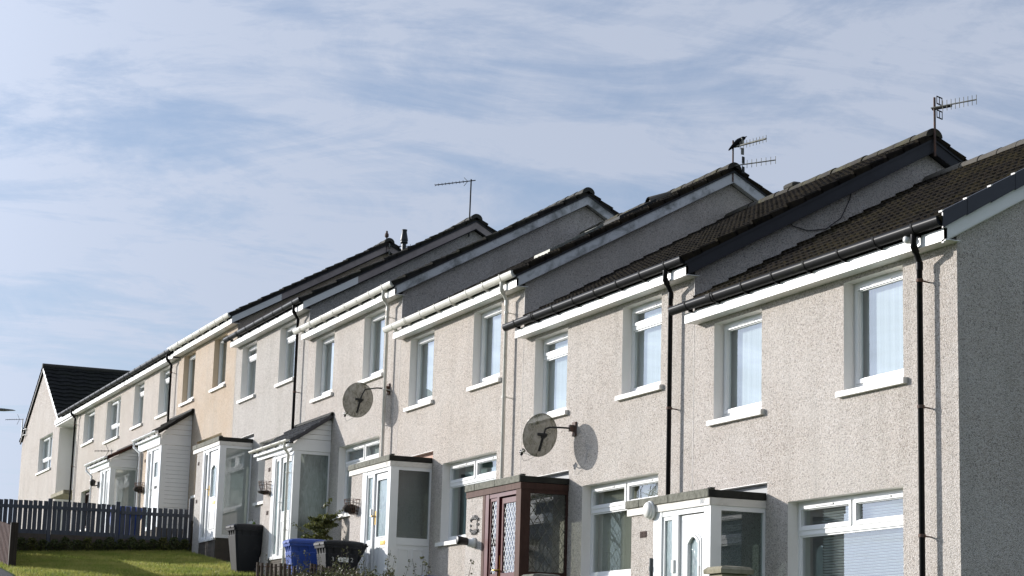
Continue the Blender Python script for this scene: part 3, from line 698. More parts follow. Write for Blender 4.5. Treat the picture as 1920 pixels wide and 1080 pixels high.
# roof windows and vent tiles
def on_slope(y): return TIL + .03 + TP * y
def roofbox(m, x0, x1, ya, yb, h0, h1):
    m.prism([(ya, on_slope(ya) + h0), (yb, on_slope(yb) + h0), (yb, on_slope(yb) + h1), (ya, on_slope(ya) + h1)], 'x', x0, x1)
for ya, yb in ((.55, 1.55), (1.85, 2.55)):
    m = HM(); x0, x1 = -.95, -.28
    roofbox(m, x0, x0 + .07, ya, yb, .0, .075); roofbox(m, x1 - .07, x1, ya, yb, .0, .075); roofbox(m, x0 + .07, x1 - .07, ya, ya + .08, .0, .075); roofbox(m, x0 + .07, x1 - .07, yb - .08, yb, 0, .075)
    rw = m.build('roof_window', 'alu' if ya < 1 else 'darkmetal', HS['C'])
    m = HM(); m.quad((x0 + .07, ya + .08, on_slope(ya + .08) + .062), (x1 - .07, ya + .08, on_slope(ya + .08) + .062), (x1 - .07, yb - .08, on_slope(yb - .08) + .062), (x0 + .07, yb - .08, on_slope(yb - .08) + .062)); m.build('pane', 'glass', rw)
    m = HM(); roofbox(m, x0 + .05, x1 - .05, ya + .05, yb - .05, .0, .03); m.build('room', 'room', rw)
m = HM()   # open hooded vent tile
for k in range(8):
    a0, a1 = PI * k / 8, PI * (k + 1) / 8
    for (r_, nn) in ((.13, 1),):
        A = [(-.75 + r_ * math.cos(a), yy, on_slope(yy) + .02 + hh * math.sin(a)) for yy, hh, a in ((2.62, .15, a0), (2.62, .15, a1), (3.02, .07, a1), (3.02, .07, a0))]
        m.quad(*A, smooth=True); m.quad(*[(x, y, z - .02) for x, y, z in reversed(A)], smooth=True)
m.box(-.89, -.85, 2.6, 2.66, on_slope(2.6), on_slope(2.6) + .1); m.box(-.65, -.61, 2.6, 2.66, on_slope(2.6), on_slope(2.6) + .1)
m.build('vent_tile', 'ridge_pale', HS['C'])
m = HM(); m.bev(-4.1, -3.75, 3.76, 3.96, 2.5, 2.60, .03); m.build('ridge_vent', 'ridge_dark', HS['B'])
# flue on E's roof
m = HM(); fx, fy = -4.7, 3.8
m.tube([(fx, fy, 2.3), (fx, fy, 2.79)], .058, 14); m.loft([[(fx + r_ * math.cos(2 * PI * k / 14), fy + r_ * math.sin(2 * PI * k / 14), z) for k in range(14)] for z, r_ in ((2.76, .09), (2.79, .1), (2.81, .085), (2.83, .1), (2.87, .097), (3.07, .06), (3.09, .07), (3.12, .07))])
m.build('flue', 'blackplastic', HS['E'])

# ------------------------------------------------------------------ porches
YF = -.79
def brickbase(root, p, x0=-6.44, x1=-4.19):
    m = HM(); m.box(x0, x1, YF + .012, -.002, -6.2, -4.93); 
    for k in range(9): m.box(x0 - .004, x1 + .006, YF + .006, -.003, -5.9 + k * .108, -5.9 + k * .108 + .096)
    m.build('porch_base', 'brick', p)
def panel_moulding(m, x0, x1, z0, z1, y, w=.025, pr=.012):
    m.box(x0, x0 + w, y - pr, y, z0, z1); m.box(x1 - w, x1, y - pr, y, z0, z1); m.box(x0 + w, x1 - w, y - pr, y, z0, z0 + w); m.box(x0 + w, x1 - w, y - pr, y, z1 - w, z1)
def side_moulding(m, y0, y1, z0, z1, x, w=.02, pr=.012):
    m.box(x, x + pr, y0, y0 + w, z0, z1); m.box(x, x + pr, y1 - w, y1, z0, z1); m.box(x, x + pr, y0 + w, y1 - w, z0, z0 + w); m.box(x, x + pr, y0 + w, y1 - w, z1 - w, z1)
def rect_ring(m, x0, x1, z0, z1, y0, y1, w):
    m.box(x0, x0 + w, y0, y1, z0, z1); m.box(x1 - w, x1, y0, y1, z0, z1); m.box(x0 + w, x1 - w, y0, y1, z0, z0 + w); m.box(x0 + w, x1 - w, y0, y1, z1 - w, z1)
def arch_pts(x0, x1, z0, z1, n=10, rise=.09):
    return [(x0, z0), (x1, z0)] + [(x1 - (x1 - x0) * k / n, z1 - rise + rise * math.sin(PI * k / n)) for k in range(n + 1)]
def door_leaf(p, x0, x1, mat, glass, style, z0=-4.90, z1=-2.82):
    y0, y1 = YF + .035, YF + .085
    m = HM()
    if style == 'half':          # glazed above, panelled below
        gz0, gz1 = -4.0, z1 - .10; gx0, gx1 = x0 + .10, x1 - .07
        m.box(x0, gx0, y0, y1, z0, z1); m.box(gx1, x1, y0, y1, z0, z1); m.box(gx0, gx1, y0, y1, gz1, z1); m.box(gx0, gx1, y0, y1, z0, gz0)
        rect_ring(m, gx0, gx1, gz0, gz1, y0 - .012, y0, .02)
        mid = (gx0 + gx1) / 2
        panel_moulding(m, gx0, mid - .03, z0 + .12, gz0 - .17, y0); panel_moulding(m, mid + .03, gx1, z0 + .12, gz0 - .17, y0)
        dr = m.build('door', mat, p); g = HM(); g.quad((gx0, y0 + .02, gz0), (gx1, y0 + .02, gz0), (gx1, y0 + .02, gz1), (gx0, y0 + .02, gz1)); g.build('door_pane', glass, p)
    elif style in ('arch', 'archlow'):
        gx0, gx1 = x0 + .24, x1 - .20; gz1 = z1 - (.30 if style == 'arch' else .36); gz0 = -3.92
        ap = arch_pts(gx0, gx1, gz0, gz1)
        m.box(x0, gx0, y0, y1, z0, z1); m.box(gx1, x1, y0, y1, z0, z1); m.box(gx0, gx1, y0, y1, z0, gz0); m.box(gx0, gx1, y0, y1, gz1, z1)
        top = [q for q in ap[2:]]
        for a, b in zip(top, top[1:]): m.quad((a[0], y0 + .0, a[1]), (b[0], y0, b[1]), (b[0], y0, gz1), (a[0], y0, gz1))
        for w_, pr in ((.075, .012), (.04, .022)):
            o_ = arch_pts(gx0 - w_, gx1 + w_, gz0 - w_, gz1 + w_)
            i_ = arch_pts(gx0 - w_ + .028, gx1 + w_ - .028, gz0 - w_ + .028, gz1 + w_ - .028)
            k = len(o_)
            for j in range(k):
                a, b, c, e = o_[j], o_[(j + 1) % k], i_[(j + 1) % k], i_[j]
                m.quad((a[0], y0 - pr, a[1]), (b[0], y0 - pr, b[1]), (c[0], y0 - pr, c[1]), (e[0], y0 - pr, e[1]))
                m.quad((a[0], y0, a[1]), (b[0], y0, b[1]), (b[0], y0 - pr, b[1]), (a[0], y0 - pr, a[1])); m.quad((e[0], y0 - pr, e[1]), (c[0], y0 - pr, c[1]), (c[0], y0, c[1]), (e[0], y0, e[1]))
        panel_moulding(m, x0 + .16, x1 - .14, z0 + .2, gz0 - .33, y0); panel_moulding(m, x0 + .19, x1 - .17, z0 + .25, gz0 - .38, y0, .02, .006)
        panel_moulding(m, x0 + .05, x1 - .05, z0 + .06, z1 - .05, y0, .012, .004)
        dr = m.build('door', mat, p); g = HM(); g.quad(*[(x, y0 + .02, z) for x, z in ap]); g.build('door_pane', glass, p)
    elif style == 'slot':
        gx0, gx1, gz0, gz1 = x0 + .26, x1 - .22, -3.56, -3.17
        m.box(x0, gx0, y0, y1, z0, z1); m.box(gx1, x1, y0, y1, z0, z1); m.box(gx0, gx1, y0, y1, gz1, z1); m.box(gx0, gx1, y0, y1, z0, gz0); rect_ring(m, gx0 - .03, gx1 + .03, gz0 - .03, gz1 + .03, y0 - .014, y0, .03)
        dr = m.build('door', mat, p); g = HM(); g.quad((gx0, y0 + .02, gz0), (gx1, y0 + .02, gz0), (gx1, y0 + .02, gz1), (gx0, y0 + .02, gz1)); g.build('door_pane', glass, p)
    return dr
def handle(p, x, z, mat='brass'):
    m = HM(); y = YF + .035; m.box(x - .016, x + .016, y - .012, y, z - .13, z + .12); m.tube([(x, y - .01, z + .03), (x, y - .055, z + .03), (x - .11, y - .06, z + .03)], .010, 6); m.build('door_handle', mat, p)
def letterbox(p, x0, x1, z, mat='brass'):
    m = HM(); y = YF + .035; m.box(x0, x1, y - .014, y, z - .035, z + .035); m.box(x0 + .03, x1 - .03, y - .020, y - .013, z - .02, z + .02); m.build('letter_box', mat, p)
def airbrick(p, x, z, w=.2, h=.085):
    m = HM(); m.box(x, x + w, YF - .006, YF + .02, z - h, z)
    for r_ in range(2):
        for c in range(4): m.box(x + .012 + c * (w - .02) / 4, x + .012 + (c + .7) * (w - .02) / 4, YF - .012, YF - .0055, z - h + .012 + r_ * .037, z - h + .036 + r_ * .037)
    m.build('air_brick', 'airbrick', p)

def porch_shell(h, wallmat, frame, glass, lower=None, x0=-6.56, x1=-4.15, flat=True, fasc='oldwhite', sidelight=(-5.50, -5.26), door=(-5.05, -4.34), wallr=-5.76, fdark=None, front_glass=None, gbot=-4.02):
    root = HS[h]
    if flat:
        m = HM(); zs = [-2.635, -2.528]
        cuts = [x0, x0 + .42, x0 + 1.28, x1 - .0]      # coping stones along the front
        m.bev(cuts[0], cuts[1] - .004, -.836, -.73, *zs, .006); m.bev(cuts[1] + .004, cuts[2] - .004, -.834, -.73, *zs, .006); m.bev(cuts[2] + .004, cuts[3] - .02, -.835, -.73, -2.637, -2.527, .006)
        p = m.build('porch', 'concrete', root)
        m = HM(); m.box(x0, x1 - .02, -.729, -.006, -2.63, -2.55); m.box(x1 - .018, x1, -.832, -.004, -2.632, -2.542); m.box(x1 - .10, x1 - .018, -.80, -.73, -2.525, -2.512); m.build('porch_roof_felt', 'felt', p)
        m = HM(); fm = fdark or fasc
        m.box(x0 + .02, x1 - .012, -.814, -.792, -2.735, -2.64); f_ = m.build('porch_fascia', fasc, p)
        m = HM(); m.box(x1 - .034, x1 - .010, -.791, -.004, -2.735, -2.64); m.build('porch_fascia', fm, p)
        m = HM(); m.box(x0 + .02, x0 + .044, -.791, -.004, -2.735, -2.64); m.build('porch_fascia', fm, p)
    else:
        p = None
    return root, p
def porch_body(root, p, wallmat, frame, glass, sidelight, door, wallr=-5.76, xs=-4.17, side='full', doorst=None, doorglass='pattern', sideglass='glass_green', doormat='pvc', gbot=-4.02, slglass=None, sldiv=True, ztop=-2.735, cornermat=None, side_frame=None):
    # rendered part
    m = HM(); m.box(-6.44, wallr, YF, YF + .1, -6.2, ztop + .02); m.box(-6.44, -6.34, YF + .1, -.003, -6.2, ztop + .02); m.build('porch_wall', wallmat, p)
    brickbase(root, p, wallr - .01, xs - .02)
    cm = cornermat or frame
    # front frame
    m = HM(); y0, y1 = YF + .002, YF + .075; zb = -4.93
    m.box(wallr, sidelight[0] - .05, y0 - .008, y1, zb, ztop); m.box(sidelight[0] - .05, door[1], y0, y1, ztop - .07, ztop)
    rect_ring(m, sidelight[0] - .05, sidelight[1] + .05, zb + .02, ztop - .071, y0 + .015, y1 - .01, .05)
    m.box(sidelight[1] + .05, door[0], y0 - .004, y1, zb, ztop - .071)
    m.box(sidelight[0] - .05, door[1], y0 - .03, y1, zb - .05, zb + .018)
    sl_lo = zb + .07
    if sldiv: m.box(sidelight[0], sidelight[1], y0 + .02, y1 - .012, gbot - .09, gbot); m.box(sidelight[0], sidelight[1], y0 + .03, y1 - .02, zb + .07, gbot - .09); sl_lo = gbot
    m.build('porch_frame', frame, p)
    g = HM(); g.quad((sidelight[0], y0 + .04, sl_lo), (sidelight[1], y0 + .04, sl_lo), (sidelight[1], y0 + .04, ztop - .12), (sidelight[0], y0 + .04, ztop - .12)); g.build('side_light', slglass or doorglass, p)
    # corner post and glazed side
    m = HM(); m.box(door[1], xs, YF - .004, YF + .15, zb, ztop); m.build('corner_post', cm, p)
    m = HM(); sf = side_frame or frame; xi = xs - .07
    m.box(xi, xs - .003, YF + .15, -.03, ztop - .06, ztop); m.box(xi, xs - .003, -.03, -.003, zb, ztop)
    if side == 'full':
        m.box(xi, xs - .003, YF + .15, -.03, zb, zb + .08); zg0 = zb + .08
    elif side == 'half':
        m.box(xi, xs + .004, YF + .15, -.03, gbot - .13, gbot); m.box(xi, xs - .012, YF + .15, -.03, zb, gbot - .13); zg0 = gbot
        for a in (YF + .20, YF + .47): side_moulding(m, a, a + .2, zb + .1, gbot - .2, xs - .012)
    m.build('side_frame', sf, p)
    g = HM(); g.quad((xs - .04, YF + .15, zg0), (xs - .04, -.03, zg0), (xs - .04, -.03, ztop - .06), (xs - .04, YF + .15, ztop - .06)); g.build('side_pane', sideglass, p)
    if doorst: door_leaf(p, door[0] + .01, door[1] - .01, doormat, doorglass, doorst)

# A: white, flat slab roof
root, p = porch_shell('A', 'cream', 'pvc', None); PA = p
porch_body(root, p, 'cream', 'pvc', None, (-5.48, -5.26), (-5.06, -4.34), doorst='arch', sideglass='glass_green', doorglass='pattern', sldiv=False)
airbrick(p, -6.17, -2.96)
m = HM(); m.tube([(-5.80, YF - .02, -6), (-5.80, YF - .02, -3.33)], .022, 8); m.tube([(-5.80, YF - .02, -3.5), (-5.80, YF - .02, -3.44)], .03, 8); m.build('conduit', 'lampgrey', p)
m = HM(); m.bev(-5.20, -5.13, YF - .028, YF + .0, -3.55, -3.38, .006); m.build('key_safe', 'whitepaint', p)
text_part('207', .085, 'fadedink', p, (-4.36, -.8155, -2.68 - ZB), (R(90), 0, 0))
# B: brown timber with leaded glass
root, p = porch_shell('B', 'cream', 'redwood', None, fasc='brownwood', fdark='darkbrown', x0=-6.43, x1=-4.11); PB = p
porch_body(root, p, 'cream', 'redwood', None, (-5.40, -5.17), (-5.03, -4.32), wallr=-5.66, xs=-4.13, side='half', sideglass='glass_dark', doorglass='glass', doormat='redwood', sldiv=True, gbot=-4.0, cornermat='darkbrown', side_frame='darkbrown')
m = HM(); m.box(-5.70, -5.60, YF - .012, YF - .0062, -4.95, -2.735); m.build('timber_trim', 'brownwood', p)
m = HM(); m.box(-4.32, -4.13, YF - .012, YF - .0045, -4.95, -2.735); m.build('timber_trim', 'brownwood', p)
m = HM(); y0 = YF + .035; x0, x1 = -5.02, -4.33; rect_ring(m, x0, x1, -4.9, -2.83, y0, y0 + .05, .085); m.box(x0 + .085, x1 - .085, y0, y0 + .05, -4.815, -4.0); m.build('door', 'redwood', p)
g = HM(); g.quad((x0 + .085, y0 + .025, -4.0), (x1 - .085, y0 + .025, -4.0), (x1 - .085, y0 + .025, -2.915), (x0 + .085, y0 + .025, -2.915)); g.build('door_pane', 'glass', p)
def lattice(m, a0, a1, z0, z1, da, dz, put, w):
    # two families of diagonals clipped to the rectangle
    for s in (1, -1):
        c = -40
        while c < 40:
            pts = []
            # line: (a-a0)/da - s*(z-z0)/dz = c
            for a in (a0, a1):
                z = z0 + s * ((a - a0) / da - c) * dz
                if z0 - 1e-6 <= z <= z1 + 1e-6: pts.append((a, z))
            for z in (z0, z1):
                a = a0 + (c + s * (z - z0) / dz) * da
                if a0 < a < a1: pts.append((a, z))
            if len(pts) >= 2:
                p_, q_ = pts[0], pts[1]
                if math.hypot(p_[0] - q_[0], p_[1] - q_[1]) > .02:
                    dx_, dz_ = q_[0] - p_[0], q_[1] - p_[1]; L_ = math.hypot(dx_, dz_); nx, nz = -dz_ / L_ * w / 2, dx_ / L_ * w / 2
                    m.quad(put(p_[0] + nx, p_[1] + nz), put(q_[0] + nx, q_[1] + nz), put(q_[0] - nx, q_[1] - nz), put(p_[0] - nx, p_[1] - nz))
            c += 1
m = HM(); put = lambda a, z: (a, y0 + .018, z)
lattice(m, x0 + .085, x1 - .085, -4.0, -2.915, .105, .15, put, .011); lattice(m, -5.40, -5.17, -4.0, -2.86, .105, .15, lambda a, z: (a, YF + .032, z), .011)
m.build('leading', 'sticker', p, 'pale diamond leading on the door glass')
m = HM(); lattice(m, YF + .15, -.03, -4.0, -2.795, .145, .21, lambda a, z: (-4.13 - .032, a, z), .008); m.build('leading', 'alu', p)
m = HM(); m.box(-5.04, -5.0, y0 - .014, y0, -4.15, -3.72); m.tube([(-5.02, y0 - .01, -3.95), (-5.02, y0 - .06, -3.95), (-5.14, y0 - .065, -3.95)], .014, 6); m.build('door_handle', 'brass', p)
# C: white, half glazed
root, p = porch_shell('C', 'cream', 'pvc', None); PC = p
porch_body(root, p, 'cream', 'pvc', None, (-5.48, -5.22), (-5.08, -4.32), doorst='half', side='half', sideglass='frost_dark', doorglass='pattern')
handle(p, -5.02, -3.62); letterbox(p, -4.70, -4.44, -4.10)
m = HM(); m.bev(-5.20, -5.13, YF - .028, YF + .0, -3.60, -3.45, .006); m.build('key_safe', 'whitepaint', p)
text_part('211', .085, 'paleink', p, (-4.36, -.8155, -2.68 - ZB), (R(90), 0, 0))
# E: white, full height glass
root, p = porch_shell('E', 'grey', 'pvc', None, x0=-6.78, x1=-4.2, fasc='oldwhite'); PE = p
porch_body(root, p, 'grey', 'pvc', None, (-5.62, -5.38), (-5.24, -4.36), xs=-4.22, wallr=-5.80, doorst='archlow', side='full', sideglass='glass_sunlit_haze', doorglass='pattern', sldiv=False, slglass='glass')
handle(p, -5.16, -3.75); letterbox(p, -4.78, -4.5, -4.07); airbrick(p, -6.3, -2.97, .14); airbrick(p, -6.3, -3.9, .14)

def leanto(h, wallmat, tile, gutx, ze, zw, xs, vergemat, full_clad=False, x0=-7.0, x1=-4.12, vergetile=None):
    root = HS[h]
    m = HM(); ye = -.93
    add_tiles(m, x0 + .06, x1, ye, ze, -.002, zw, gauge=.31, roll=.3 if not full_clad else .15, rh=.022, step=.03)
    p = m.build('porch', tile, root)
    sl = (zw - ze) / (-.002 - ye)
    m = HM()
    for k in range(3):     # verge tiles down the side
        a = ye + k * .31; b = min(a + .325, -.004)
        m.prism([(a, ze + sl * (a - ye) - .055), (b, ze + sl * (b - ye) - .045), (b, ze + sl * (b - ye) + .03), (a, ze + sl * (a - ye) + .042)], 'x', x1 + .001, x1 + .02 + .004 * (k % 2))
    m.build('porch_verge', vergemat, p)
    m = HM(); m.prism([(-.01, zw - .02), (-.01, zw + .06), (-.05, zw + .06), (-.09, zw - .01)], 'x', x0 + .06, x1 + .02); m.build('porch_flashing', 'felt', p)
    # boarded side under the roof slope
    m = HM(); nb = 5; zlo = -2.60
    for k in range(nb):
        a, b = zlo + (zw - .1 - zlo) * k / nb, zlo + (zw - .1 - zlo) * (k + 1) / nb - .008
        ya = lambda z: max(YF, ye + (z + .07 - ze) / sl)
        if ya(a) > -.03: continue
        m.prism([(ya(a), a), (-.005, a), (-.005, b), (min(ya(b), -.006), b)], 'x', xs - .02, xs + .004 + .002 * (k % 2))
    m.build('cladding', 'pvc', p)
    m = HM(); m.box(xs - .02, xs + .012, YF - .02, -.004, -2.745, -2.602); m.box(x0 + .1, xs + .012, YF - .06, YF - .021, -2.745, ze - .03); m.box(x0 + .1, xs + .03, -.93, YF - .062, ze - .09, ze - .03); m.build('porch_fascia', 'pvc', p)
    make_gutter(p, x0 + .02, x1 + .03, -.985, ze + .035, gutx, .05, 4, wall_y=-.93)
    return root, p
# D: grey tiles
root, p = leanto('D', 'cream', 'tile_grey', 'whitegutter', -2.575, -1.955, -4.22, 'cap'); PD = p
porch_body(root, p, 'cream', 'pvc', None, (-5.55, -5.33), (-5.18, -4.36), xs=-4.22, wallr=-5.82, doorst='half', side='full', sideglass='frost', doorglass='pattern', sldiv=False, ztop=-2.75)
airbrick(p, -6.12, -2.96, .15); airbrick(p, -6.12, -3.9, .15); handle(p, -5.12, -3.8, 'whitepaint')
make_pipe(p, [(-4.32, -.985, -2.6), (-4.32, -.985, -2.68), (-4.42, -.86, -2.82), (-4.42, -.86, -5.3)], 'whitegutter', [-3.2, -4.4], .03, YF)
# F: dark tiles, boarded side
root, p = leanto('F', 'orange', 'tile_dark', 'pvc', -2.44, -1.80, -4.24, 'tile_dark', True, x0=-6.95); PF = p
porch_body(root, p, 'orange', 'pvc', None, (-5.72, -5.50), (-5.32, -4.50), xs=-4.25, wallr=-5.95, doorst='slot', side='full', sideglass='frost', doorglass='pattern', sldiv=False, ztop=-2.75)
m = HM()
for k in range(20): m.box(-4.249, -4.236 + .003 * (k % 2), YF + .02, -.004, -4.95 + k * .11, -4.95 + k * .11 + .104)
m.build('side_boards', 'pvc', p)
letterbox(p, -4.95, -4.68, -3.84, 'darkmetal'); airbrick(p, -6.2, -2.98, .14); handle(p, -5.26, -3.9, 'whitepaint')
make_pipe(p, [(-6.80, -.985, -2.46), (-6.80, -.985, -2.6), (-6.52, -.86, -2.78), (-6.52, -.86, -5.3)], 'pvc', [-3.2, -4.4], .03, YF)
# G: red-brown verge
root, p = leanto('G', 'cream', 'tile_red', 'pvc', -2.50, -2.0, -4.55, 'tile_red', x0=-7.45, x1=-4.45); PG = p
porch_body(root, p, 'cream', 'pvc', None, (-5.72, -5.50), (-5.30, -4.72), xs=-4.56, wallr=-5.98, doorst='archlow', side='full', sideglass='glass_sunlit_haze', doorglass='pattern', sldiv=False, ztop=-2.75)
make_pipe(p, [(-7.25, -.985, -2.52), (-7.25, -.985, -2.66), (-6.98, -.86, -2.84), (-6.98, -.86, -5.3)], 'pvc', [-3.2, -4.4], .03, YF)

# ------------------------------------------------------------------ gabled end house
hx0, hx1 = -62.9, -54.9; hm = (hx0 + hx1) / 2; ez = 3.72; apz = 6.10
EH = thing('end_house', 'gabled cream end house at the far left with a dark green tiled roof', 'house', (hx1, 0, -1.35))
EO = (-hx1, 0, 1.35)
hw = (-58.9, -56.2, 2.24, 3.53)
m = MB(EO); wall_with_holes(m, hx0, hx1, -2.5, 3.60, 0, [hw]); m.quad((hx0, 0, 3.6), (hx1, 0, 3.6), (hx1, 0, ez), (hm, 0, apz), (hx0, 0, ez)); m.build('front_wall', 'cream', EH)
m = MB(EO); m.quad((hx1, 0, -2.5), (hx1, 11, -2.5), (hx1, 11, ez), (hx1, 0, ez)); m.quad((hx0, 0, -2.5), (hx0, 0, ez), (hx0, 11, ez), (hx0, 11, -2.5)); m.quad((hx0, 11, -2.5), (hx0, 11, ez), (hm, 11, apz), (hx1, 11, ez), (hx1, 11, -2.5)); m.quad((hx0, 0, ez - .1), (hx1, 0, ez - .1), (hx1, 11, ez - .1), (hx0, 11, ez - .1)); m.build('side_wall', 'smooth', EH)
m = MB(EO)   # roof courses run along y
sl = (apz - ez) / (hx1 - hm); nC = 14
for side, xe in ((1, hx1 + .2), (-1, hx0 - .16)):
    for c in range(nC):
        t0, t1 = c / nC, (c + 1) / nC; xa, xb = xe + (hm - xe) * t0, xe + (hm - xe) * t1
        za = apz + .2 - abs(xa - hm) * sl; zb = apz + .2 - abs(xb - hm) * sl
        n = 72 if side == 1 else 8; P = [(-.1 + 11.2 * k / n) for k in range(n + 1)]
        hgt = [.018 * math.sin(k * 1.57) if side == 1 else 0 for k in range(n + 1)]
        vs = [(xa, y, za - .02 + h * .3) for y, h in zip(P, hgt)] + [(xa, y, za + .035 + h) for y, h in zip(P, hgt)] + [(xb, y, zb + h) for y, h in zip(P, hgt)]; kk = n + 1
        m.faces(vs, [(i, i + 1, kk + i + 1, kk + i) for i in range(n)] + [(kk + i, kk + i + 1, 2 * kk + i + 1, 2 * kk + i) for i in range(n)])
rf = m.build('roof', 'tile_green', EH)
m = MB(EO); m.tube([(hm, -.1, apz + .2), (hm, 11.1, apz + .2)], .1, 10); m.build('ridge_tiles', 'ridge_dark', rf)
m = MB(EO); m.prism([(hx1 + .16, ez - .12), (hm, apz - .02), (hm, apz + .17), (hx1 + .16, ez + .09)], 'y', -.07, -.02); m.build('barge_board', 'fascia', EH)
m = MB(EO); m.prism([(hx0 - .14, ez + .0), (hm, apz + .1), (hm, apz + .18), (hx0 - .14, ez + .09)], 'y', -.07, -.02); m.build('barge_board', 'barge_black', EH, 'dark narrow barge board on the left slope')
_keep = HOFF
HOFF = EO; make_window(EH, *hw, 'four', 'net'); HOFF = _keep
m = MB(EO); m.bev(-54.4, -52.0, -.24, .5, .96, 1.10, .012); m.build('door_canopy', 'pier', EH)
m = MB(EO); m.quad((hx1 + .02, .55, -2.5), (-51.55, .55, -2.5), (-51.55, .55, ez - .1), (hx1 + .02, .55, ez - .1)); m.build('recess_wall', 'smooth', EH)
m = MB(EO); rect_ring(m, -54.2, -53.2, 2.15, 3.35, .50, .55, .07); m.quad((-54.15, .53, 2.2), (-53.25, .53, 2.2), (-53.25, .53, 3.3), (-54.15, .53, 3.3)); m.build('window', 'pvc', EH)
m = MB(EO); m.box(-54.85, -51.7, -.16, .54, ez - .16, ez - .12); m.box(-54.85, -51.62, -.2, -.17, ez - .1, ez + .06); m.build('eaves_soffit', 'fascia', EH)
m = MB(EO); m.box(-54.85, -51.6, -.15, 2.0, ez - .11, ez - .08); m.build('eaves_deck', 'barge_black', EH)

# ------------------------------------------------------------------ satellite dishes
def make_dish(label, wallpt, ctr, rx, rz_, face):
    w = Vector(wallpt); c = Vector(ctr); f = Vector(face).normalized()
    t = thing('satellite_dish', label, 'satellite dish', wallpt, 'satellite dishes on the terrace front'); off = tuple(-w)
    up = Vector((0, 0, 1)); sx = f.cross(up).normalized(); sy = sx.cross(f).normalized()
    m = MB(off); n = 32; rings = 7
    def pt(r, a, back=0):
        q = c + sx * (rx * r * math.cos(a)) + sy * (rz_ * r * math.sin(a)) + f * (.075 * (r * r) - .075 - back)
        return tuple(q)
    for r in range(rings):
        for k in range(n):
            a, b = 2 * PI * k / n, 2 * PI * (k + 1) / n
            m.quad(pt(r / rings, a), pt((r + 1) / rings, a), pt((r + 1) / rings, b), pt(r / rings, b), smooth=True)
            m.quad(pt(r / rings, b, .006), pt((r + 1) / rings, b, .006), pt((r + 1) / rings, a, .006), pt(r / rings, a, .006), smooth=True)
    for k in range(n):
        a, b = 2 * PI * k / n, 2 * PI * (k + 1) / n
        m.quad(pt(1, a), pt(1, a, .006), pt(1, b, .006), pt(1, b))
    m.tube([Vector(pt(1, 2 * PI * k / n, .003)) for k in range(n + 1)], .008, 6, False)
    m.build('reflector', 'dish', t)
    hub = c - f * .12
    m = MB(off); m.tube([w + Vector((0, -.02, .0)), w + Vector((-.02, -.25, .0)), Vector((hub.x + .02, hub.y + .08, w.z + .0)), Vector((hub.x, hub.y + .02, hub.z + .11)), hub + Vector((0, .0, .02))], .014, 8); m.build('arm', 'darkmetal', t)
    m = MB(off); m.prism([(w.x - .06, w.z - .12), (w.x + .06, w.z - .12), (w.x + .06, w.z + .1), (w.x - .06, w.z + .1)], 'y', -.03, -.002); m.box(w.x - .03, w.x + .03, -.1, -.03, w.z - .05, w.z + .05); m.build('wall_bracket', 'rust', t)
    m = MB(off); hb = c - f * .10
    A = hb + sy * .02; m.tube([A - sx * .10, A + sx * .06], .026, 8); m.tube([hb + sy * .0, hb - sy * (rz_ * .72) + f * .05], .022, 6); m.tube([hb - f * .02, hb + f * .03], .042, 8); m.build('back_bracket', 'darkmetal', t)
    m = MB(off); low = c - sy * rz_ * .92; lnb = low + f * .42 - sy * .03 
    m.tube([low, low + f * .2 - sy * .04, lnb], .010, 6); m.tube([lnb, lnb - f * .06 + sy * .035], .022, 8); m.build('feed_arm', 'alu', t)
    m = MB(off); q = lnb; m.tube([q - sy * .05 + f * .02, q + f * .005, q + sy * .05 - f * .02], .024, 8); m.tube([q, q + f * .05], .028, 8); m.build('feed_horn', 'blackplastic', t)
    m = MB(off); m.tube([lnb - sy * .05, lnb - sy * .11 - f * .03, lnb - sy * .12 - f * .12, low - sy * .02], .004, 5); m.build('cable', 'alu', t)
    return t
FACE = (-.95, -.17, .24)
make_dish('round mossy satellite dish on a rusty wall bracket above the brown porch', (-10.12, -.0, -1.10), (-10.34, -.50, -1.215), .31, .335, FACE)
make_dish('darker satellite dish clamped beside the white downpipe of the house with the white panelled porch', (-19.02, -.0, .60), (-19.50, -.48, .40), .33, .345, FACE)

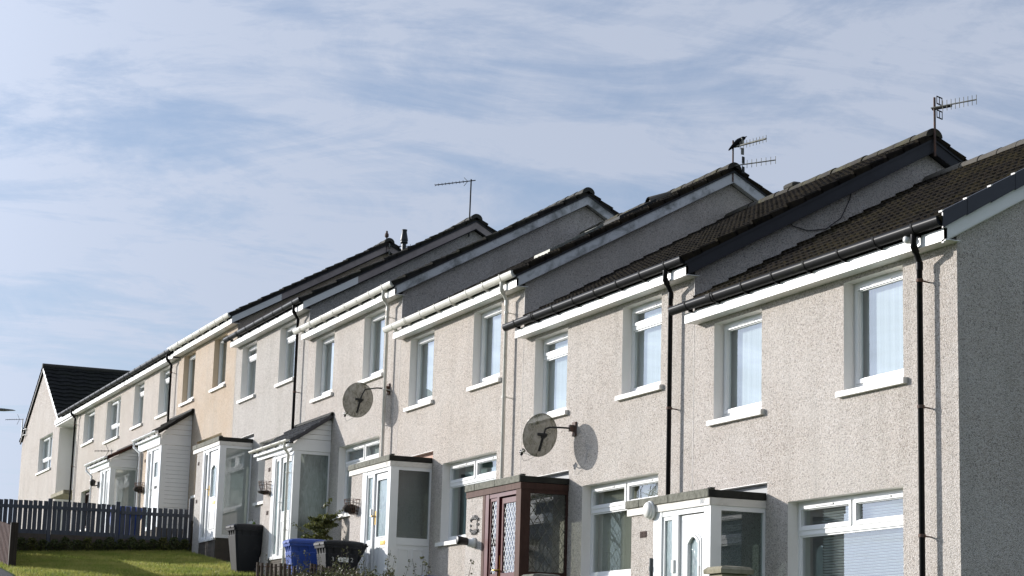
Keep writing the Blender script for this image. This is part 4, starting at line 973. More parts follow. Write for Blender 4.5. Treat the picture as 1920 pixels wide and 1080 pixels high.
# ------------------------------------------------------------------ aerials
def rods(m, a, b, n, half, r=.006, axis=(0, 0, 1), t0=.08):
    a, b = Vector(a), Vector(b); ax = Vector(axis)
    for k in range(n):
        p = a.lerp(b, t0 + (1 - t0) * k / (n - 1)); h = half * (1.0 - .12 * k / n)
        m.tube([p - ax * h, p + ax * h], r, 4)
def yagi(name, label, mast, booms, group='television aerials', mastr=.02, mastmat='rust', loc=None):
    base = Vector(mast[0]); t = thing('tv_aerial', label, 'aerial', tuple(base), group); off = tuple(-base)
    m = MB(off); m.tube(mast, mastr, 8); m.build('mast', mastmat, t)
    for bdef in booms:
        m = MB(off); m.tube([bdef['a'], bdef['b']], bdef.get('r', .011), 6); bo = m.build('boom', bdef.get('mat', 'alu'), t)
        m = MB(off); rods(m, bdef['a'], bdef['b'], bdef['n'], bdef['half'], axis=bdef.get('axis', (0, 0, 1)), r=bdef.get('rr', .006), t0=bdef.get('t0', .1)); m.build('directors', bdef.get('mat', 'alu'), bo)
        rf = bdef.get('refl')
        if rf:
            m = MB(off); c, w, h, kind = rf; c = Vector(c); dirv = (Vector(bdef['b']) - Vector(bdef['a'])).normalized(); sd = dirv.cross(Vector((0, 0, 1))).normalized()
            if kind == 'grid':
                for z0_ in (-h, .05):
                    for s in (-1, 0, 1): m.tube([c + sd * (w * s) + Vector((0, 0, z0_)), c + sd * (w * s) + Vector((0, 0, z0_ + h - .05))], .007, 5)
                    for zz_ in (z0_, z0_ + h - .05): m.tube([c - sd * w + Vector((0, 0, zz_)), c + sd * w + Vector((0, 0, zz_))], .010, 5)
                m.tube([c - dirv * .12, c + dirv * .2], .024, 6)
            elif kind == 'plate':
                for z0_, z1_ in ((-h, -.03), (.03, h)):
                    P = [c + sd * (w * s) + Vector((0, 0, z)) for s, z in ((-1, z0_), (1, z0_), (1, z1_), (-1, z1_))]; P2 = [q + dirv * .02 for q in P]
                    m.faces(P + P2, [(0, 1, 2, 3), (7, 6, 5, 4), (0, 4, 5, 1), (1, 5, 6, 2), (2, 6, 7, 3), (3, 7, 4, 0)])
            elif kind == 'vee':
                m.tube([c, c + Vector((0, 0, h)) + dirv * .10], .007, 5); m.tube([c, c - Vector((0, 0, h)) + dirv * .10], .007, 5)
            m.build('aerial_reflector', bdef.get('rmat', 'darkmetal'), bo)
    return t
AL = 'television aerials on the roofs'
yagi('tv_aerial', 'roof aerial with grid reflector on the gable top nearest the camera', [(-6.0, 3.86, 2.80), (-6.0, 3.86, 3.70)],
     [dict(a=(-6.0, 3.8, 3.529), b=(-5.32, 4.12, 3.529), n=9, half=.082, t0=.26, refl=((-5.93, 3.90, 3.53), .075, .16, 'grid'), rmat='darkmetal')], AL, .018)
yagi('tv_aerial', 'twin stacked aerials on one mast on the gable with a crow perched', [(-12.15, 3.84, 3.75), (-12.15, 3.84, 4.50)],
     [dict(a=(-12.13, 3.86, 4.379), b=(-11.42, 4.09, 4.392), n=9, half=.07, t0=.18, r=.018, mat='alu', refl=((-12.04, 3.96, 4.38), .03, .15, 'plate'), rmat='alu'),
      dict(a=(-12.14, 3.86, 4.04), b=(-11.46, 4.30, 4.045), n=8, half=.075, t0=.2, mat='alu', refl=((-12.03, 3.97, 4.04), .035, .15, 'plate'), rmat='darkmetal')], AL, .016)
yagi('tv_aerial', 'thin aerial on a tall cranked mast, pointing left against the sky', [(-24.55, 3.70, 5.12), (-24.55, 3.70, 5.2), (-24.57, 3.72, 6.50)],
     [dict(a=(-24.5, 3.80, 6.47), b=(-25.36, 3.12, 6.46), n=9, half=.035, r=.012, t0=.3, mat='darkmetal', rr=.006, axis=(.25, -.3, .9), refl=((-24.66, 3.67, 6.465), .02, .10, 'vee'), rmat='alu')], AL, .018, 'darkmetal')
m = MB((24.55, -3.70, -5.12)); m.tube([(-24.55, 3.70, 5.12), (-24.62, 3.6, 5.08), (-24.62, 3.6, 5.24), (-24.56, 3.7, 5.3)], .022, 6)
yagi('tv_aerial', 'small aerial seen end on beside the flue at the far gable top', [(-30.7, 3.79, 5.85), (-30.7, 3.79, 6.36)],
     [dict(a=(-30.7, 3.81, 6.06), b=(-30.3, 4.45, 6.06), n=6, half=.06, mat='darkmetal', refl=((-30.64, 3.85, 5.98), .05, .15, 'plate'), rmat='alu')], AL, .014, 'darkmetal')
m = MB(); m.loft([[(r_ * math.cos(2 * PI * k / 10), r_ * math.sin(2 * PI * k / 10), z) for k in range(10)] for z, r_ in ((0, .03), (.03, .055), (.1, .05), (.13, .025), (.15, .03), (.18, .02))])
o = m.build('mast_cap', 'rust', [c for c in bpy.data.objects if c.get('label', '').startswith('small aerial seen')][0]); o.location = (0, 0, .44)
yagi('tv_aerial', 'aerial with a vee reflector bracketed to the left slope of the end house', [(-62.33, -.14, 3.9), (-62.33, -.14, 4.66)],
     [dict(a=(-62.28, -.12, 4.63), b=(-62.82, -.72, 4.63), n=6, half=.03, t0=.4, mat='darkmetal', refl=((-62.42, -.25, 4.63), .02, .20, 'vee'))], AL, .022, 'steel')
m = MB((62.33, .14, -3.9))
for z in (4.0, 4.22): m.tube([(-62.5, -.14, z), (-61.9, -.05, z)], .012, 5)
m.tube([(-61.95, -.04, 3.96), (-61.95, -.04, 4.26)], .016, 5)
m.build('aerial_bracket', 'steel', [c for c in bpy.data.objects if c.get('label', '').startswith('aerial with a vee')][0])
yagi('tv_aerial', 'low aerial on the red-brown porch roof', [(-42.8, -.55, 1.36), (-42.8, -.55, 1.62)],
     [dict(a=(-42.75, -.5, 1.55), b=(-43.12, -.98, 1.55), n=6, half=.03, t0=.1, mat='darkmetal', rr=.007, refl=((-42.86, -.62, 1.55), .02, .18, 'vee'))], AL, .014, 'steel')

# crow on the mast of the twin aerials
CB = Vector((-12.10, 3.90, 4.375)); fdir = Vector((.30, .12, .95)).normalized()
t = thing('crow', 'black crow perched on the upper boom of the twin aerials', 'bird', tuple(CB))
ax = Vector((.40, .62, .62)).normalized(); sdv = ax.cross(Vector((0, 0, 1))).normalized(); upv = sdv.cross(ax)
prof = [(-.205, .006, .012), (-.18, .03, .013), (-.10, .034, .022), (-.06, .045, .042), (0, .058, .062), (.05, .056, .060), (.085, .045, .048), (.11, .036, .040), (.135, .035, .037), (.155, .027, .028), (.168, .014, .014), (.19, .006, .008), (.205, .002, .003)]
m = MB(); rings = []
for s_, a, b in prof:
    c = Vector((0, .0, .075)) + ax * s_ + (upv * (-.22 * max(0, s_ - .13)) if s_ > .13 else Vector())
    rings.append([tuple(c + sdv * (a * math.cos(2 * PI * k / 12)) + upv * (b * math.sin(2 * PI * k / 12))) for k in range(12)])
m.loft(rings)
for sgn in (-1, 1):
    m.tube([Vector((0, 0, .03)) + sdv * .02 * sgn, Vector((.0, 0, .005)) + sdv * .022 * sgn, Vector((.03, .02, .0)) + sdv * .024 * sgn], [.009, .006, .004], 6)
m.build('body', 'crow', t)
m = MB()
for sgn in (-1, 1):
    c0 = Vector((0, 0, .075)); rings = []
    for s_, w_ in ((.075, .012), (.03, .036), (-.05, .034), (-.12, .022), (-.185, .004)):
        c = c0 + ax * s_ + sdv * sgn * (.056 if s_ > -.06 else .035)
        rings.append([tuple(c + upv * (w_ * math.cos(2 * PI * k / 8) + .005) + sdv * sgn * (.008 * math.sin(2 * PI * k / 8))) for k in range(8)])
    m.loft(rings)
m.build('wings', 'crow', t)

# ------------------------------------------------------------------ things fixed on the porches
def basket(label, x, z, liner):
    t = thing('wire_basket', label, 'wall basket', (x, YF, z), 'half round wire baskets on the porch walls'); m = MB(); n = 12
    def ring(r, zz, dp): return [(r * math.cos(PI + PI * k / n), -.0 + dp * math.sin(PI + PI * k / n), zz) for k in range(n + 1)]
    levels = [(.20, .13, .235), (.19, .06, .225), (.175, -.02, .20), (.15, -.09, .17), (.12, -.14, .13)]
    for r, zz, dp in levels: m.tube(ring(r, zz, dp), .0055, 5, True)
    for r, zz, dp in (levels[0], levels[-1]): m.tube([(-r, 0, zz), (r, 0, zz)], .006, 5)
    for k in range(1, n):
        m.tube([ring(r, zz, dp)[k] for r, zz, dp in levels], .0045, 4)
    m.tube([(-.2, -.004, .13), (-.12, -.004, -.14)], .006, 5); m.tube([(.2, -.004, .13), (.12, -.004, -.14)], .006, 5)
    m.build('wire_frame', 'rust', t)
    m = MB(); n = 10; R_ = []
    lv = ((.05, .03, .05), (.10, .02, .11), (.12, -.04, .13), (.10, -.10, .11), (.05, -.125, .06)) if liner else ((.05, -.06, .04), (.12, -.075, .12), (.12, -.11, .12), (.07, -.13, .07))
    for r, zz, dp in lv: R_.append([(r * math.cos(2 * PI * k / n), -.012 - dp + dp * math.sin(2 * PI * k / n), zz + random.uniform(-.012, .012)) for k in range(n)])
    m.loft(R_); m.build('liner', 'soil', t)
    return t
basket('rusty half round wire basket on the white panelled porch, beside the shrub', -18.38, -1.80, True)
basket('rusty half round wire basket on the grey tiled porch, above the charcoal bin', -24.45, -.98, False)
basket('rusty half round wire basket on the peach wall of the white boarded porch', -37.02, -.02, True)

t = thing('bulkhead_light', 'round white bulkhead light on the flaking fascia of the nearest porch', 'wall light', (-5.79, -.816, -2.70))
m = MB(); n = 20
m.loft([[(r_ * math.cos(2 * PI * k / n), -y, r_ * math.sin(2 * PI * k / n)) for k in range(n)] for y, r_ in ((0, .125), (.035, .125), (.045, .115))]); m.build('base', 'whitepaint', t)
m = MB(); m.loft([[(r_ * math.cos(2 * PI * k / n), -y, r_ * math.sin(2 * PI * k / n)) for k in range(n)] for y, r_ in ((.045, .112), (.07, .105), (.09, .08), (.1, .03))]); m.build('diffuser', 'sillpaint', t)
t = thing('security_light', 'black and white sensor spotlight below the iron nameplate', 'wall light', (-12.20, YF, -2.80))
m = MB(); n = 14
m.loft([[(r_ * math.cos(2 * PI * k / n), -y, r_ * 1.15 * math.sin(2 * PI * k / n)) for k in range(n)] for y, r_ in ((0, .075), (.05, .075), (.06, .06), (.13, .055))]); m.build('base', 'whitepaint', t)
m = MB(); m.loft([[(-.03 * y + r_ * math.cos(2 * PI * k / n), -y, .12 * y + r_ * math.sin(2 * PI * k / n)) for k in range(n)] for y, r_ in ((.12, .05), (.14, .062), (.26, .066), (.30, .07), (.31, .05))]); m.build('lamp_head', 'blackplastic', t)
t = thing('nameplate', 'pale nameplate in a black scrolled iron frame on the brown porch wall', 'nameplate', (-12.22, YF, -2.51))
m = MB(); m.box(-.10, .10, -.014, -.006, -.075, .075); m.build('plate', 'cream', t)
m = MB()
def scroll(cx_, cz, r, a0, turns, sg=1):
    return [(cx_ + r * (1 - .75 * k / 14) * math.cos(a0 + sg * turns * 2 * PI * k / 14), -.02, cz + r * (1 - .75 * k / 14) * math.sin(a0 + sg * turns * 2 * PI * k / 14)) for k in range(15)]
for sx_ in (-1, 1):
    for sz_ in (-1, 1):
        for q in (.03, .085): m.tube(scroll(q * sx_, .118 * sz_, .032, PI / 2 * sz_, 1.1, sx_ * sz_), .010, 5)
        m.tube(scroll(.14 * sx_, .085 * sz_, .034, 0, 1.1, sx_ * sz_), .010, 5)
for sx_ in (-1, 1): m.tube(scroll(.142 * sx_, 0, .03, 0, 1.1, sx_), .009, 5)
m.build('iron_frame', 'blackplastic', t)
t = thing('porch_lantern', 'small black lantern on the wall of the red-brown tiled porch', 'wall light', (-43.25, YF, .56))
m = MB(); m.box(-.05, .05, -.03, 0, -.1, .08); m.tube([(0, -.02, -.02), (0, -.10, -.05), (0, -.16, .0)], .018, 6); m.build('bracket', 'blackplastic', t)
m = MB(); m.loft([[(r_ * math.cos(2 * PI * k / 8), -.17 + r_ * math.sin(2 * PI * k / 8), z) for k in range(8)] for z, r_ in ((-.06, .05), (-.02, .075), (.07, .09), (.10, .1), (.15, .02))]); m.build('lamp_head', 'blackplastic', t)

# meter box and climbing plant on E's wall
m = HM(); m.bev(-4.05, -3.62, -.05, -.002, -4.80, -4.52, .01); m.build('meter_box', 'whitepaint', HS['E'])

# ------------------------------------------------------------------ foliage helpers
def leafquad(m, c, size, nrm=None, asp=1.0):
    n = Vector((random.gauss(0, 1), random.gauss(0, 1), random.gauss(0, 1) + .5)).normalized() if nrm is None else nrm
    a = n.cross(Vector((random.random() - .5, random.random() - .5, random.random() - .5))).normalized(); b = n.cross(a)
    c = Vector(c); s = size * random.uniform(.7, 1.25)
    m.quad(c - a * s * .5 * asp, c + b * s * .32, c + a * s * .5 * asp, c - b * s * .32)
def sprig(m, st, base, h, lean, leafs, size, stemr=.004):
    base = Vector(base); pts = [base + Vector((lean[0] * t * t, lean[1] * t * t, h * t)) for t in (0, .35, .7, 1)]
    st.tube(pts, [stemr, stemr * .9, stemr * .7, stemr * .4], 4)
    for k in range(leafs):
        t = random.uniform(.02, 1); p = base + Vector((lean[0] * t * t, lean[1] * t * t, h * t))
        r = (1.15 - t) * .04 + .012; a = random.random() * 6.283
        leafquad(m, p + Vector((r * math.cos(a), r * math.sin(a), random.uniform(-.01, .02))), size)

t = thing('climbing_plant', 'small bright green climber on the grey wall above the charcoal bin', 'plant', (-27.85, -.08, -1.62))
m = MB(); st = MB()
for k in range(5): sprig(m, st, (random.uniform(-.12, .12), -.03, -.5), random.uniform(.45, .75), (random.uniform(-.12, .12), -.05), 26, .07)
m.build('leaves', 'ivy', t); st.build('stem', 'stem', t)

# ------------------------------------------------------------------ bins
def make_bin(label, loc, mat, rz=0, h=1.06, group='wheelie bins'):
    """front (-y) faces the street, hinge and wheels at +y"""
    t = thing('wheelie_bin', label, 'bin', loc, group, rz); t.scale = (1.0, 1.07, 1); m = MB(); zt_ = h - .10
    def ring(z, w, y0, y1, c=.04):
        return [(-w + c, y0, z), (w - c, y0, z), (w, y0 + c, z), (w, y1 - c, z), (w - c, y1, z), (-w + c, y1, z), (-w, y1 - c, z), (-w, y0 + c, z)]
    m.loft([ring(.03, .205, -.23, .16), ring(.06, .215, -.25, .18), ring(zt_ - .16, .268, -.34, .285), ring(zt_ - .15, .262, -.335, .28), ring(zt_, .275, -.355, .30)], smooth=False)
    m.loft([ring(zt_ - .05, .292, -.372, .315), ring(zt_, .296, -.378, .32)], smooth=False)
    for xk in (-.14, 0, .14):     # ribs beneath the rim
        m.prism([(-.372, zt_ - .05), (-.335, zt_ - .17), (-.335, zt_ - .05)], 'x', xk - .012, xk + .012)
    for yk in (-.2, -.03, .14):
        for s in (-1, 1): m.prism([(s * .293, zt_ - .05), (s * .262, zt_ - .17), (s * .262, zt_ - .05)], 'y', yk - .012, yk + .012)
    m.prism([(.28, zt_ - .28), (.40, zt_ - .02), (.40, zt_), (.28, zt_)], 'x', -.24, .24)
    m.build('bin_body', mat, t)
    m = MB(); m.loft([ring(zt_ + .004, .302, -.392, .36), ring(zt_ + .045, .302, -.392, .37), ring(zt_ + .075, .275, -.36, .34), ring(zt_ + .098, .20, -.24, .25, .08)], smooth=False)
    m.box(-.06, .06, -.405, -.36, zt_ + .005, zt_ + .03)
    for s in (-1, 1): m.box(s * .2 - .02, s * .2 + .02, .33, .42, zt_ - .0, zt_ + .06)
    m.build('lid', mat, t)
    m = MB(); m.tube([(-.24, .42, zt_ + .01), (.24, .42, zt_ + .01)], .016, 8)
    for s in (-1, 1): m.tube([(s * .2, .34, zt_ - .02), (s * .2, .42, zt_ + .01)], .014, 6)
    m.build('handle', mat, t)
    for s in (-1, 1):
        m = MB(); n = 18
        m.loft([[(s * xx, .20 + r_ * math.cos(2 * PI * k / n), .10 + r_ * math.sin(2 * PI * k / n)) for k in range(n)] for xx, r_ in ((.215, .07), (.22, .098), (.255, .098), (.26, .06))]); m.build('wheel', 'blackplastic', t)
    return t
make_bin('charcoal wheelie bin alone on the lawn edge, left of the blue bin', (-25.02, -1.06, gz(-25.05, -1.1) - .05), 'bin_grey', R(4), 1.10)
make_bin('bright blue wheelie bin between the two dark bins, in front of the shrub', (-18.6, -1.65, gz(-18.6, -1.65) - .02), 'bin_blue', R(-3))
b3 = make_bin('charcoal wheelie bin with white painted marks, right of the blue bin', (-17.5, -1.36, gz(-17.5, -1.4) - .07), 'bin_grey', R(3))
m = MB(); m.box(.262, .2785, -.12, .07, .66, .745); m.build('white_patch', 'sticker', b3)
for tx, yy in (('3', -.22), ('2', .13)):
    o = text_part(tx, .11, 'paleink', b3, (.279, yy, .70), (R(90), 0, R(90)))
make_bin('blue wheelie bin glimpsed through the gaps of the slate blue fence', (-32.25, -2.22, gz(-32.3, -2.2) + .02), 'bin_blue', 0)
t = thing('recycling_box', 'low blue recycling box behind the hedge at the bottom edge', 'box', (-14.35, -.62, gz(-14.35, -.6) - .09))
m = MB(); m.loft([[(-w, -l, z), (w, -l, z), (w, l, z), (-w, l, z)] for z, w, l in ((0, .16, .22), (.34, .19, .27), (.345, .21, .29), (.38, .21, .29))], smooth=False); m.build('box_body', 'bin_blue', t)
m = MB(); m.bev(-.215, .215, -.295, .295, .382, .42, .012); m.build('lid', 'bin_blue', t)

# ------------------------------------------------------------------ garden: fence, edging, plants
FX = -31.6
t = thing('picket_fence', 'slate blue picket fence with square posts on a low concrete base', 'fence', (FX, -3.4, gz(FX, -3.4)))
off = (-FX, 3.4, -gz(FX, -3.4))
posts = [-.74, -2.57, -4.22, -5.86]; tops = [-.70, -.885, -.905, -.94]
for y, z in zip(posts, tops):
    m = MB(off); m.bev(FX - .05, FX + .05, y - .05, y + .05, gz(FX, y) - .2, z, .008); m.build('post', 'fence', t)
for k in range(3):
    a, b = posts[k + 1] + .055, posts[k] - .055; m = MB(off); n = 13; za, zb = [-.945, -.985, -.965, -.99][k + 1] + .0, [-.975, -.955, -.965][k]
    zl = lambda y: za + (zb - za) * (y - a) / (b - a)
    for j in range(n):
        yc = a + (b - a) * (j + .5) / n + random.uniform(-.008, .008); w = .0495; top = zl(yc) + random.uniform(-.012, .012); ln = random.uniform(-.006, .006)
        zlo = top - .80
        m.faces([(FX + .012, yc - w, zlo), (FX + .012, yc + w, zlo), (FX + .012, yc + w + ln, top - .006), (FX + .012, yc - w + ln, top), (FX + .03, yc - w, zlo), (FX + .03, yc + w, zlo), (FX + .03, yc + w + ln, top - .006), (FX + .03, yc - w + ln, top)],
                [(0, 1, 2, 3), (7, 6, 5, 4), (0, 4, 5, 1), (1, 5, 6, 2), (2, 6, 7, 3), (3, 7, 4, 0)])
    for dz0, dz1, xx in ((-.20, -.12, .0305), (-.80, -.70, .0305)):
        m.faces([(FX + xx, a, zl(a) + dz0), (FX + xx, b, zl(b) + dz0), (FX + xx, b, zl(b) + dz1), (FX + xx, a, zl(a) + dz1), (FX + xx + .022, a, zl(a) + dz0), (FX + xx + .022, b, zl(b) + dz0), (FX + xx + .022, b, zl(b) + dz1), (FX + xx + .022, a, zl(a) + dz1)],
                [(0, 1, 2, 3), (7, 6, 5, 4), (0, 4, 5, 1), (1, 5, 6, 2), (2, 6, 7, 3), (3, 7, 4, 0)])
    m.build('picket_panel', 'fence', t)
    m = MB(off); m.faces([(FX - .06, a, gz(FX, a) - .2), (FX - .06, b, gz(FX, b) - .2), (FX - .06, b, zl(b) - .80), (FX - .06, a, zl(a) - .80), (FX + .06, a, gz(FX, a) - .2), (FX + .06, b, gz(FX, b) - .2), (FX + .06, b, zl(b) - .80), (FX + .06, a, zl(a) - .80)],
                [(0, 1, 2, 3), (7, 6, 5, 4), (0, 4, 5, 1), (1, 5, 6, 2), (2, 6, 7, 3), (3, 7, 4, 0)]); m.build('base_board', 'brick', t)
t = thing('garden_post', 'short dark rotten post at the house end of the picket fence', 'post', (-31.45, -.70, gz(-31.45, -.7)))
m = MB(); m.bev(-.055, .055, -.05, .05, -.1, .78, .012); m.build('post_body', 'post_dark', t)

# brown boundary fence at bottom left
fx0, fy = -26.70, -5.88; fz = gz(fx0, fy)
t = thing('board_fence', 'red-brown stained board fence with a thick dark end post', 'fence', (fx0, fy, fz)); off = (-fx0, -fy, -fz)
m = MB(off); m.bev(fx0 - .12, fx0, fy, fy + .16, fz - .2, -1.865, .01); m.build('end_post', 'post_dark', t)
m = MB(off); x = fx0 - .125; k = 0
while x > fx0 - 4.6:
    g = gz(x, fy); m.box(x - .070, x, fy + .006 + .012 * (k % 2), fy + .036, g + .03, g + .93 + random.uniform(-.008, .008)); x -= .092; k += 1
m.build('boards', 'fence_brown', t)
m = MB(off)
for dz_ in (.2, .72):
    a, b = fx0 - 4.7, fx0 - .12; za, zb = gz(a, fy) + dz_, gz(b, fy) + dz_
    m.faces([(a, fy + .04, za), (b, fy + .04, zb), (b, fy + .04, zb + .07), (a, fy + .04, za + .07), (a, fy + .08, za), (b, fy + .08, zb), (b, fy + .08, zb + .07), (a, fy + .08, za + .07)], [(0, 1, 2, 3), (7, 6, 5, 4), (0, 4, 5, 1), (1, 5, 6, 2), (2, 6, 7, 3), (3, 7, 4, 0)])
m.build('rails', 'fence_brown', t)

# log roll edging
def logs(label, P, step=.078, h=.44):
    a, z0 = Vector(P[0]), gz(P[0][0], P[0][1]); t = thing('log_edging', label, 'garden edging', (a.x, a.y, z0), 'log roll edging by the hedge'); m = MB((-a.x, -a.y, -z0)); wire = []; z0 = z0
    for (p, q) in zip(P, P[1:]):
        p, q = Vector(p), Vector(q); n = max(1, int((q.xy - p.xy).length / step))
        for k in range(n):
            c = p.lerp(q, (k + .5) / n); r = .031 * random.uniform(.85, 1.06); top = c.z + random.uniform(-.018, .018); w0 = random.uniform(-.01, .01)
            m.tube([(c.x, c.y, top - h - .15), (c.x + w0, c.y + w0, top)], r, 8, smooth=False); wire.append((c.x + .012, c.y - .036, top - .06))
    m.build('logs', 'log', t)
    w = MB((-a.x, -a.y, -z0)); w.tube([(x + .02, y - .01, z) for x, y, z in wire], .005, 4); w.build('wire', 'rust', t)
logs('short left run of weathered log edging below the charcoal bin', [(-16.4, -3.24, -3.03), (-16.4, -2.50, -3.07)])
logs('longer stepped run of log edging, right of the dark gap', [(-16.3, -2.30, -3.02), (-15.9, -2.0, -3.10), (-15.2, -1.70, -3.24), (-14.4, -1.45, -3.37)])

# low hedge plants under the picket fence
def hedge_plant(mat, h, w, n, size):
    m = MB(); st = MB()
    for k in range(6):
        a = random.random() * 6.283; st.tube([(0, 0, -.03), (w * .5 * math.cos(a), w * .5 * math.sin(a), h * random.uniform(.6, .95))], [.008, .003], 4)
    for k in range(n):
        a = random.random() * 6.283; u = random.random(); z = h * (u ** .8); r = w * (.55 + .55 * math.sin(PI * min(1, u + .12))) * math.sqrt(random.random()) * random.uniform(.75, 1.1)
        leafquad(m, (r * math.cos(a), r * math.sin(a), z + random.uniform(-.02, .03)), size)
    return m, st
protos = []
for v, (mt, h) in enumerate((('hedge', .30), ('hedge_y', .34), ('hedge', .36))):
    m, st = hedge_plant(mt, h, .17, 420, .05)
    t = thing('hedge_plant', 'low dark green hedge plant in the row along the picket fence base' if v != 1 else 'yellowish low hedge plant in the row along the picket fence base', 'shrub', (0, 0, 0), 'low hedge plants along the picket fence')
    m.build('leaves', mt, t); st.build('stems', 'stem', t); protos.append(t)
used = [False] * 3; y = -.92; k = 0
seq = [0, 2, 1, 0, 0, 2, 0, 2, 0, 1, 0, 2, 0, 0, 1, 2, 0, 1, 0]
for v in seq:
    x = FX + .27 + random.uniform(-.03, .03); loc = (x, y, gz(x, y))
    if not used[v]: protos[v].location = loc; used[v] = True; protos[v].rotation_euler.z = random.random() * 6
    else: dup(protos[v], loc, random.random() * 6)
    y -= .265
# taller olive sprigs in the bed behind the logs
sp = []
for v in range(4):
    m = MB(); st = MB()
    for k in range(8):
        a = random.random() * 6.283; r = random.random() * .16; hh = random.uniform(.26, .48) if k else .66
        sprig(m, st, (r * math.cos(a), r * math.sin(a), 0), hh, (random.uniform(-.12, .12), random.uniform(-.12, .12)), 40, .034)
    for k in range(220): 
        a = random.random() * 6.283; r = .24 * math.sqrt(random.random()); leafquad(m, (r * math.cos(a), r * math.sin(a), random.uniform(.0, .32)), .042)
    t = thing('bed_shrub', 'small olive leaved shrub with upright sprigs in the bed behind the log edging', 'shrub', (0, 0, 0), 'upright sprig shrubs behind the log edging'); m.build('leaves', 'sprig', t); st.build('stems', 'stem', t); sp.append(t)
HT = [(-19.3, -2.86), (-17.1, -2.83), (-14.6, -2.97), (-12.95, -3.07), (-10.9, -3.22), (-9.0, -3.35)]
def htop(x):
    for (p, zp), (q, zq) in zip(HT, HT[1:]):
        if p <= x <= q: return zp + (zq - zp) * (x - p) / (q - p)
    return HT[-1][1]
spots = [(-19.0 + .37 * k, -2.25, 0) for k in range(27)]
for k, (x, y, z) in enumerate(spots):
    x += random.uniform(-.06, .06); y += random.uniform(-.05, .05); v = k % 4; z = gz(x, y); s = min(1.5, (htop(x) - z) / .60) * random.uniform(.88, 1.12)
    o = sp[v] if k < 4 else dup(sp[v]); o.location = (x, y, z); o.rotation_euler = (0, 0, random.random() * 6); o.scale = (s, s, s)
# dark sprays over the yew
t = thing('yew_shrub', 'dark conifer shrub with arching shoots between two porches', 'shrub', (-21.62, -.50, -3.30))
m = MB(); st = MB()
st.tube([(0, 0, -.05), (.02, .0, .7), (.0, .05, 1.5)], [.03, .02, .008], 6)
for k in range(64):
    hz = random.uniform(.25, 1.55); a = random.random() * 6.283; L = random.uniform(.34, .60) * (1.15 - hz * .36); up = random.uniform(.15, .5)
    p0 = Vector((0, 0, hz)); pts = [p0 + Vector((math.cos(a) * L * t_, math.sin(a) * L * t_, up * L * t_ * 1.3 - .22 * L * t_ * t_)) for t_ in (0, .33, .66, 1)]
    st.tube(pts, [.007, .006, .004, .002], 4)
    for j in range(60):
        t_ = random.uniform(.12, 1.03); i_ = min(2, int(t_ * 3)); q = pts[i_].lerp(pts[i_ + 1], t_ * 3 - i_)
        leafquad(m, q + Vector((random.uniform(-.035, .035), random.uniform(-.035, .035), random.uniform(-.025, .025))), .068, asp=1.25)
for hz, a, L in ((1.35, 1.6, .62), (1.05, -1.5, .62), (1.45, 1.2, .5), (1.2, 1.9, .55), (1.72, 1.0, .2)):
    p0 = Vector((0, .03, hz)); pts = [p0 + Vector((math.cos(a) * L * t_, math.sin(a) * L * t_, .35 * L * t_ + .1 * t_ * t_)) for t_ in (0, .33, .66, 1)]
    st.tube(pts, [.008, .006, .005, .003], 4)
    for j in range(50):
        t_ = random.uniform(.1, 1.04); i_ = min(2, int(t_ * 3)); q = pts[i_].lerp(pts[i_ + 1], t_ * 3 - i_)
        leafquad(m, q + Vector((random.uniform(-.03, .03), random.uniform(-.03, .03), random.uniform(-.03, .03))), .05, asp=1.2)
m.build('needles', 'yew', t); st.build('branches', 'stem', t)
t = thing('garden_post', 'thin weathered wooden stake by the grey tiled porch wall', 'post', (-25.30, -.98, gz(-25.3, -1)))
m = MB(); m.bev(-.03, .03, -.04, .04, -.1, .86, .006); m.build('post_body', 'log', t)

# grass on the small lawn
m = MB()
def lawn(n, x0, x1, y0, y1, h0, h1):
    for k in range(n):
        x, y = random.uniform(x0, x1), random.uniform(y0, y1); z = gz(x, y); h = random.uniform(h0, h1); a = random.random() * 6.283; w = .010
        lx, ly = random.gauss(0, .025), random.gauss(0, .025); dx, dy = w * math.cos(a), w * math.sin(a)
        m.faces([(x - dx, y - dy, z - .005), (x + dx, y + dy, z - .005), (x + lx, y + ly, z + h)], [(0, 1, 2)])
lawn(60000, -31.3, -24.2, -6.0, -.86, .05, .10)
for k in range(90):
    cx_, cy_ = random.uniform(-31.2, -25), random.uniform(-5.8, -.9)
    lawn(28, cx_ - .09, cx_ + .09, cy_ - .09, cy_ + .09, .06, .11)
o = m.build('grass', 'grass'); tag(o, 'short green grass growing on the little front lawn', 'grass', kind='stuff')

# gate piers in front of the nearer gardens
def pier(label, x, y, top, mat):
    g = gz(x, y); t = thing('gate_pier', label, 'gate pier', (x, y, g), 'stone gate piers at the bottom edge'); 
    m = MB(); m.bev(-.155, .155, -.155, .155, -.3, top - g - .075, .01); m.build('shaft', 'pier', t)
    m = MB(); s = .195; hh = top - g
    m.loft([[(-q, -q, z), (q, -q, z), (q, q, z), (-q, q, z)] for z, q in ((hh - .074, s), (hh - .03, s + .002), (hh + .0, s * .84), (hh + .012, s * .3))], smooth=False); m.build('cap', mat, t)
pier('mossy stone gate pier in front of the white porch door', -.56, -2.50, -3.745, 'pier')
pier('pale stone gate pier whose top just shows under the brown porch', -4.20, -3.08, -3.715, 'concrete')
# thin cane by the pier
t = thing('garden_cane', 'thin dark cane standing in front of the white porch door', 'cane', (-1.02, -2.62, gz(-1, -2.6)))
m = MB(); m.tube([(0, 0, -.1), (.012, .01, 1.52)], [.007, .004], 5); m.build('cane_body', 'stem', t)

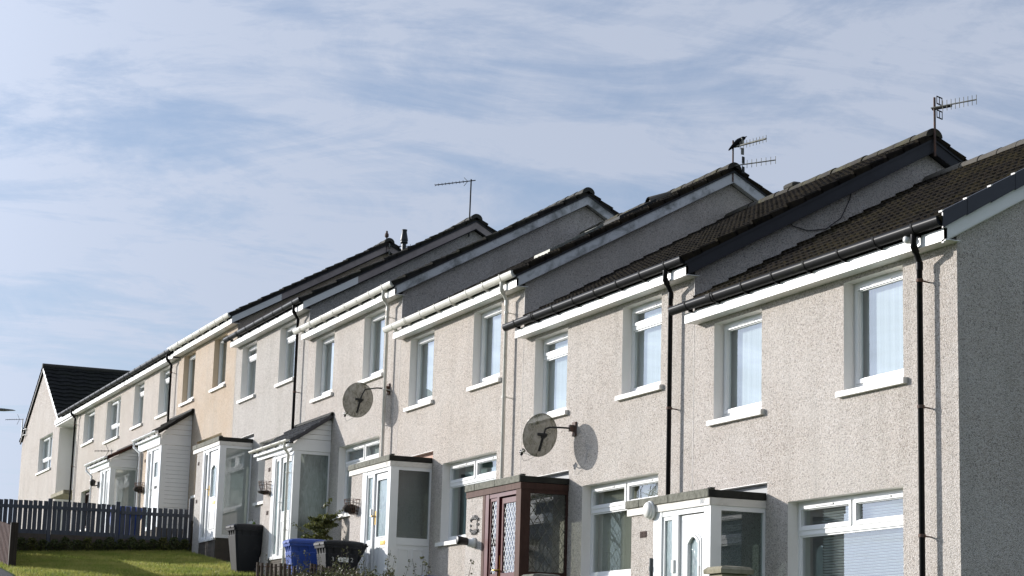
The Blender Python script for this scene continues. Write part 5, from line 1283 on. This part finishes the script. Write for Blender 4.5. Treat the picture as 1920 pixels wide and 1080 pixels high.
# street lamp at the left edge
lx, ly = -55.6, -3.35; lz = gz(lx, ly)
t = thing('street_lamp', 'grey street lamp head reaching into the left edge of the sky', 'street lamp', (lx, ly, lz)); 
hz = 4.12 - lz
m = MB(); m.tube([(0, 0, -.2), (0, 0, .9), (0, 0, .95), (0, 0, hz - .3), (.02, .1, hz - .06), (.05, .75, hz + .0)], [.09, .09, .055, .045, .035, .03], 10); m.build('column', 'lampgrey', t)
m = MB(); rings = []
for s_, w_, a, b in ((0, .03, .03, .03), (.12, .07, .05, .04), (.4, .12, .05, .07), (.75, .12, .045, .06), (1.05, .07, .03, .02), (1.15, .02, .01, .01)):
    rings.append([(.05 + w_ * math.cos(q), .70 + s_, hz + .0 + (a if math.sin(q) > 0 else b) * math.sin(q)) for q in [2 * PI * k / 12 for k in range(12)]])
m.loft(rings); m.tube([(.05, 1.0, hz + .03), (.05, 1.0, hz + .10)], .035, 8); m.build('lamp_head', 'lampgrey', t)

# bare street trees across the road: they are what the ground floor windows mirror
def bare_tree(x, y, H, label):
    g = gz(x, y); t = thing('bare_tree', label, 'tree', (x, y, g), 'bare trees across the road'); tr = MB(); cr = MB(); 
    def grow(p, dr, L, r, dep):
        q = p + dr * L; mid = p.lerp(q, .5) + Vector((random.uniform(-1, 1), random.uniform(-1, 1), 0)) * L * .06
        (tr if dep < 2 else cr).tube([p, mid, q], [r, r * .82, r * .66], 6 if dep < 3 else 3, False)
        if dep >= 6 or r < .006: return
        for k in range(random.choice((2, 3, 3) if dep < 4 else (2, 3))):
            nd = (dr + Vector((random.gauss(0, .45), random.gauss(0, .45), random.gauss(.12, .3)))).normalized(); grow(q, nd, L * random.uniform(.62, .85), r * .62, dep + 1)
    grow(Vector((0, 0, -.2)), Vector((0, 0, 1)), H * .26, .16, 0); tr.build('trunk', 'bark', t); cr.build('crown', 'bark', t)
bare_tree(-66, -32, 10, 'bare tree across the road, nearer of the two')
bare_tree(-84, -37, 11, 'bare tree across the road, farther of the two')
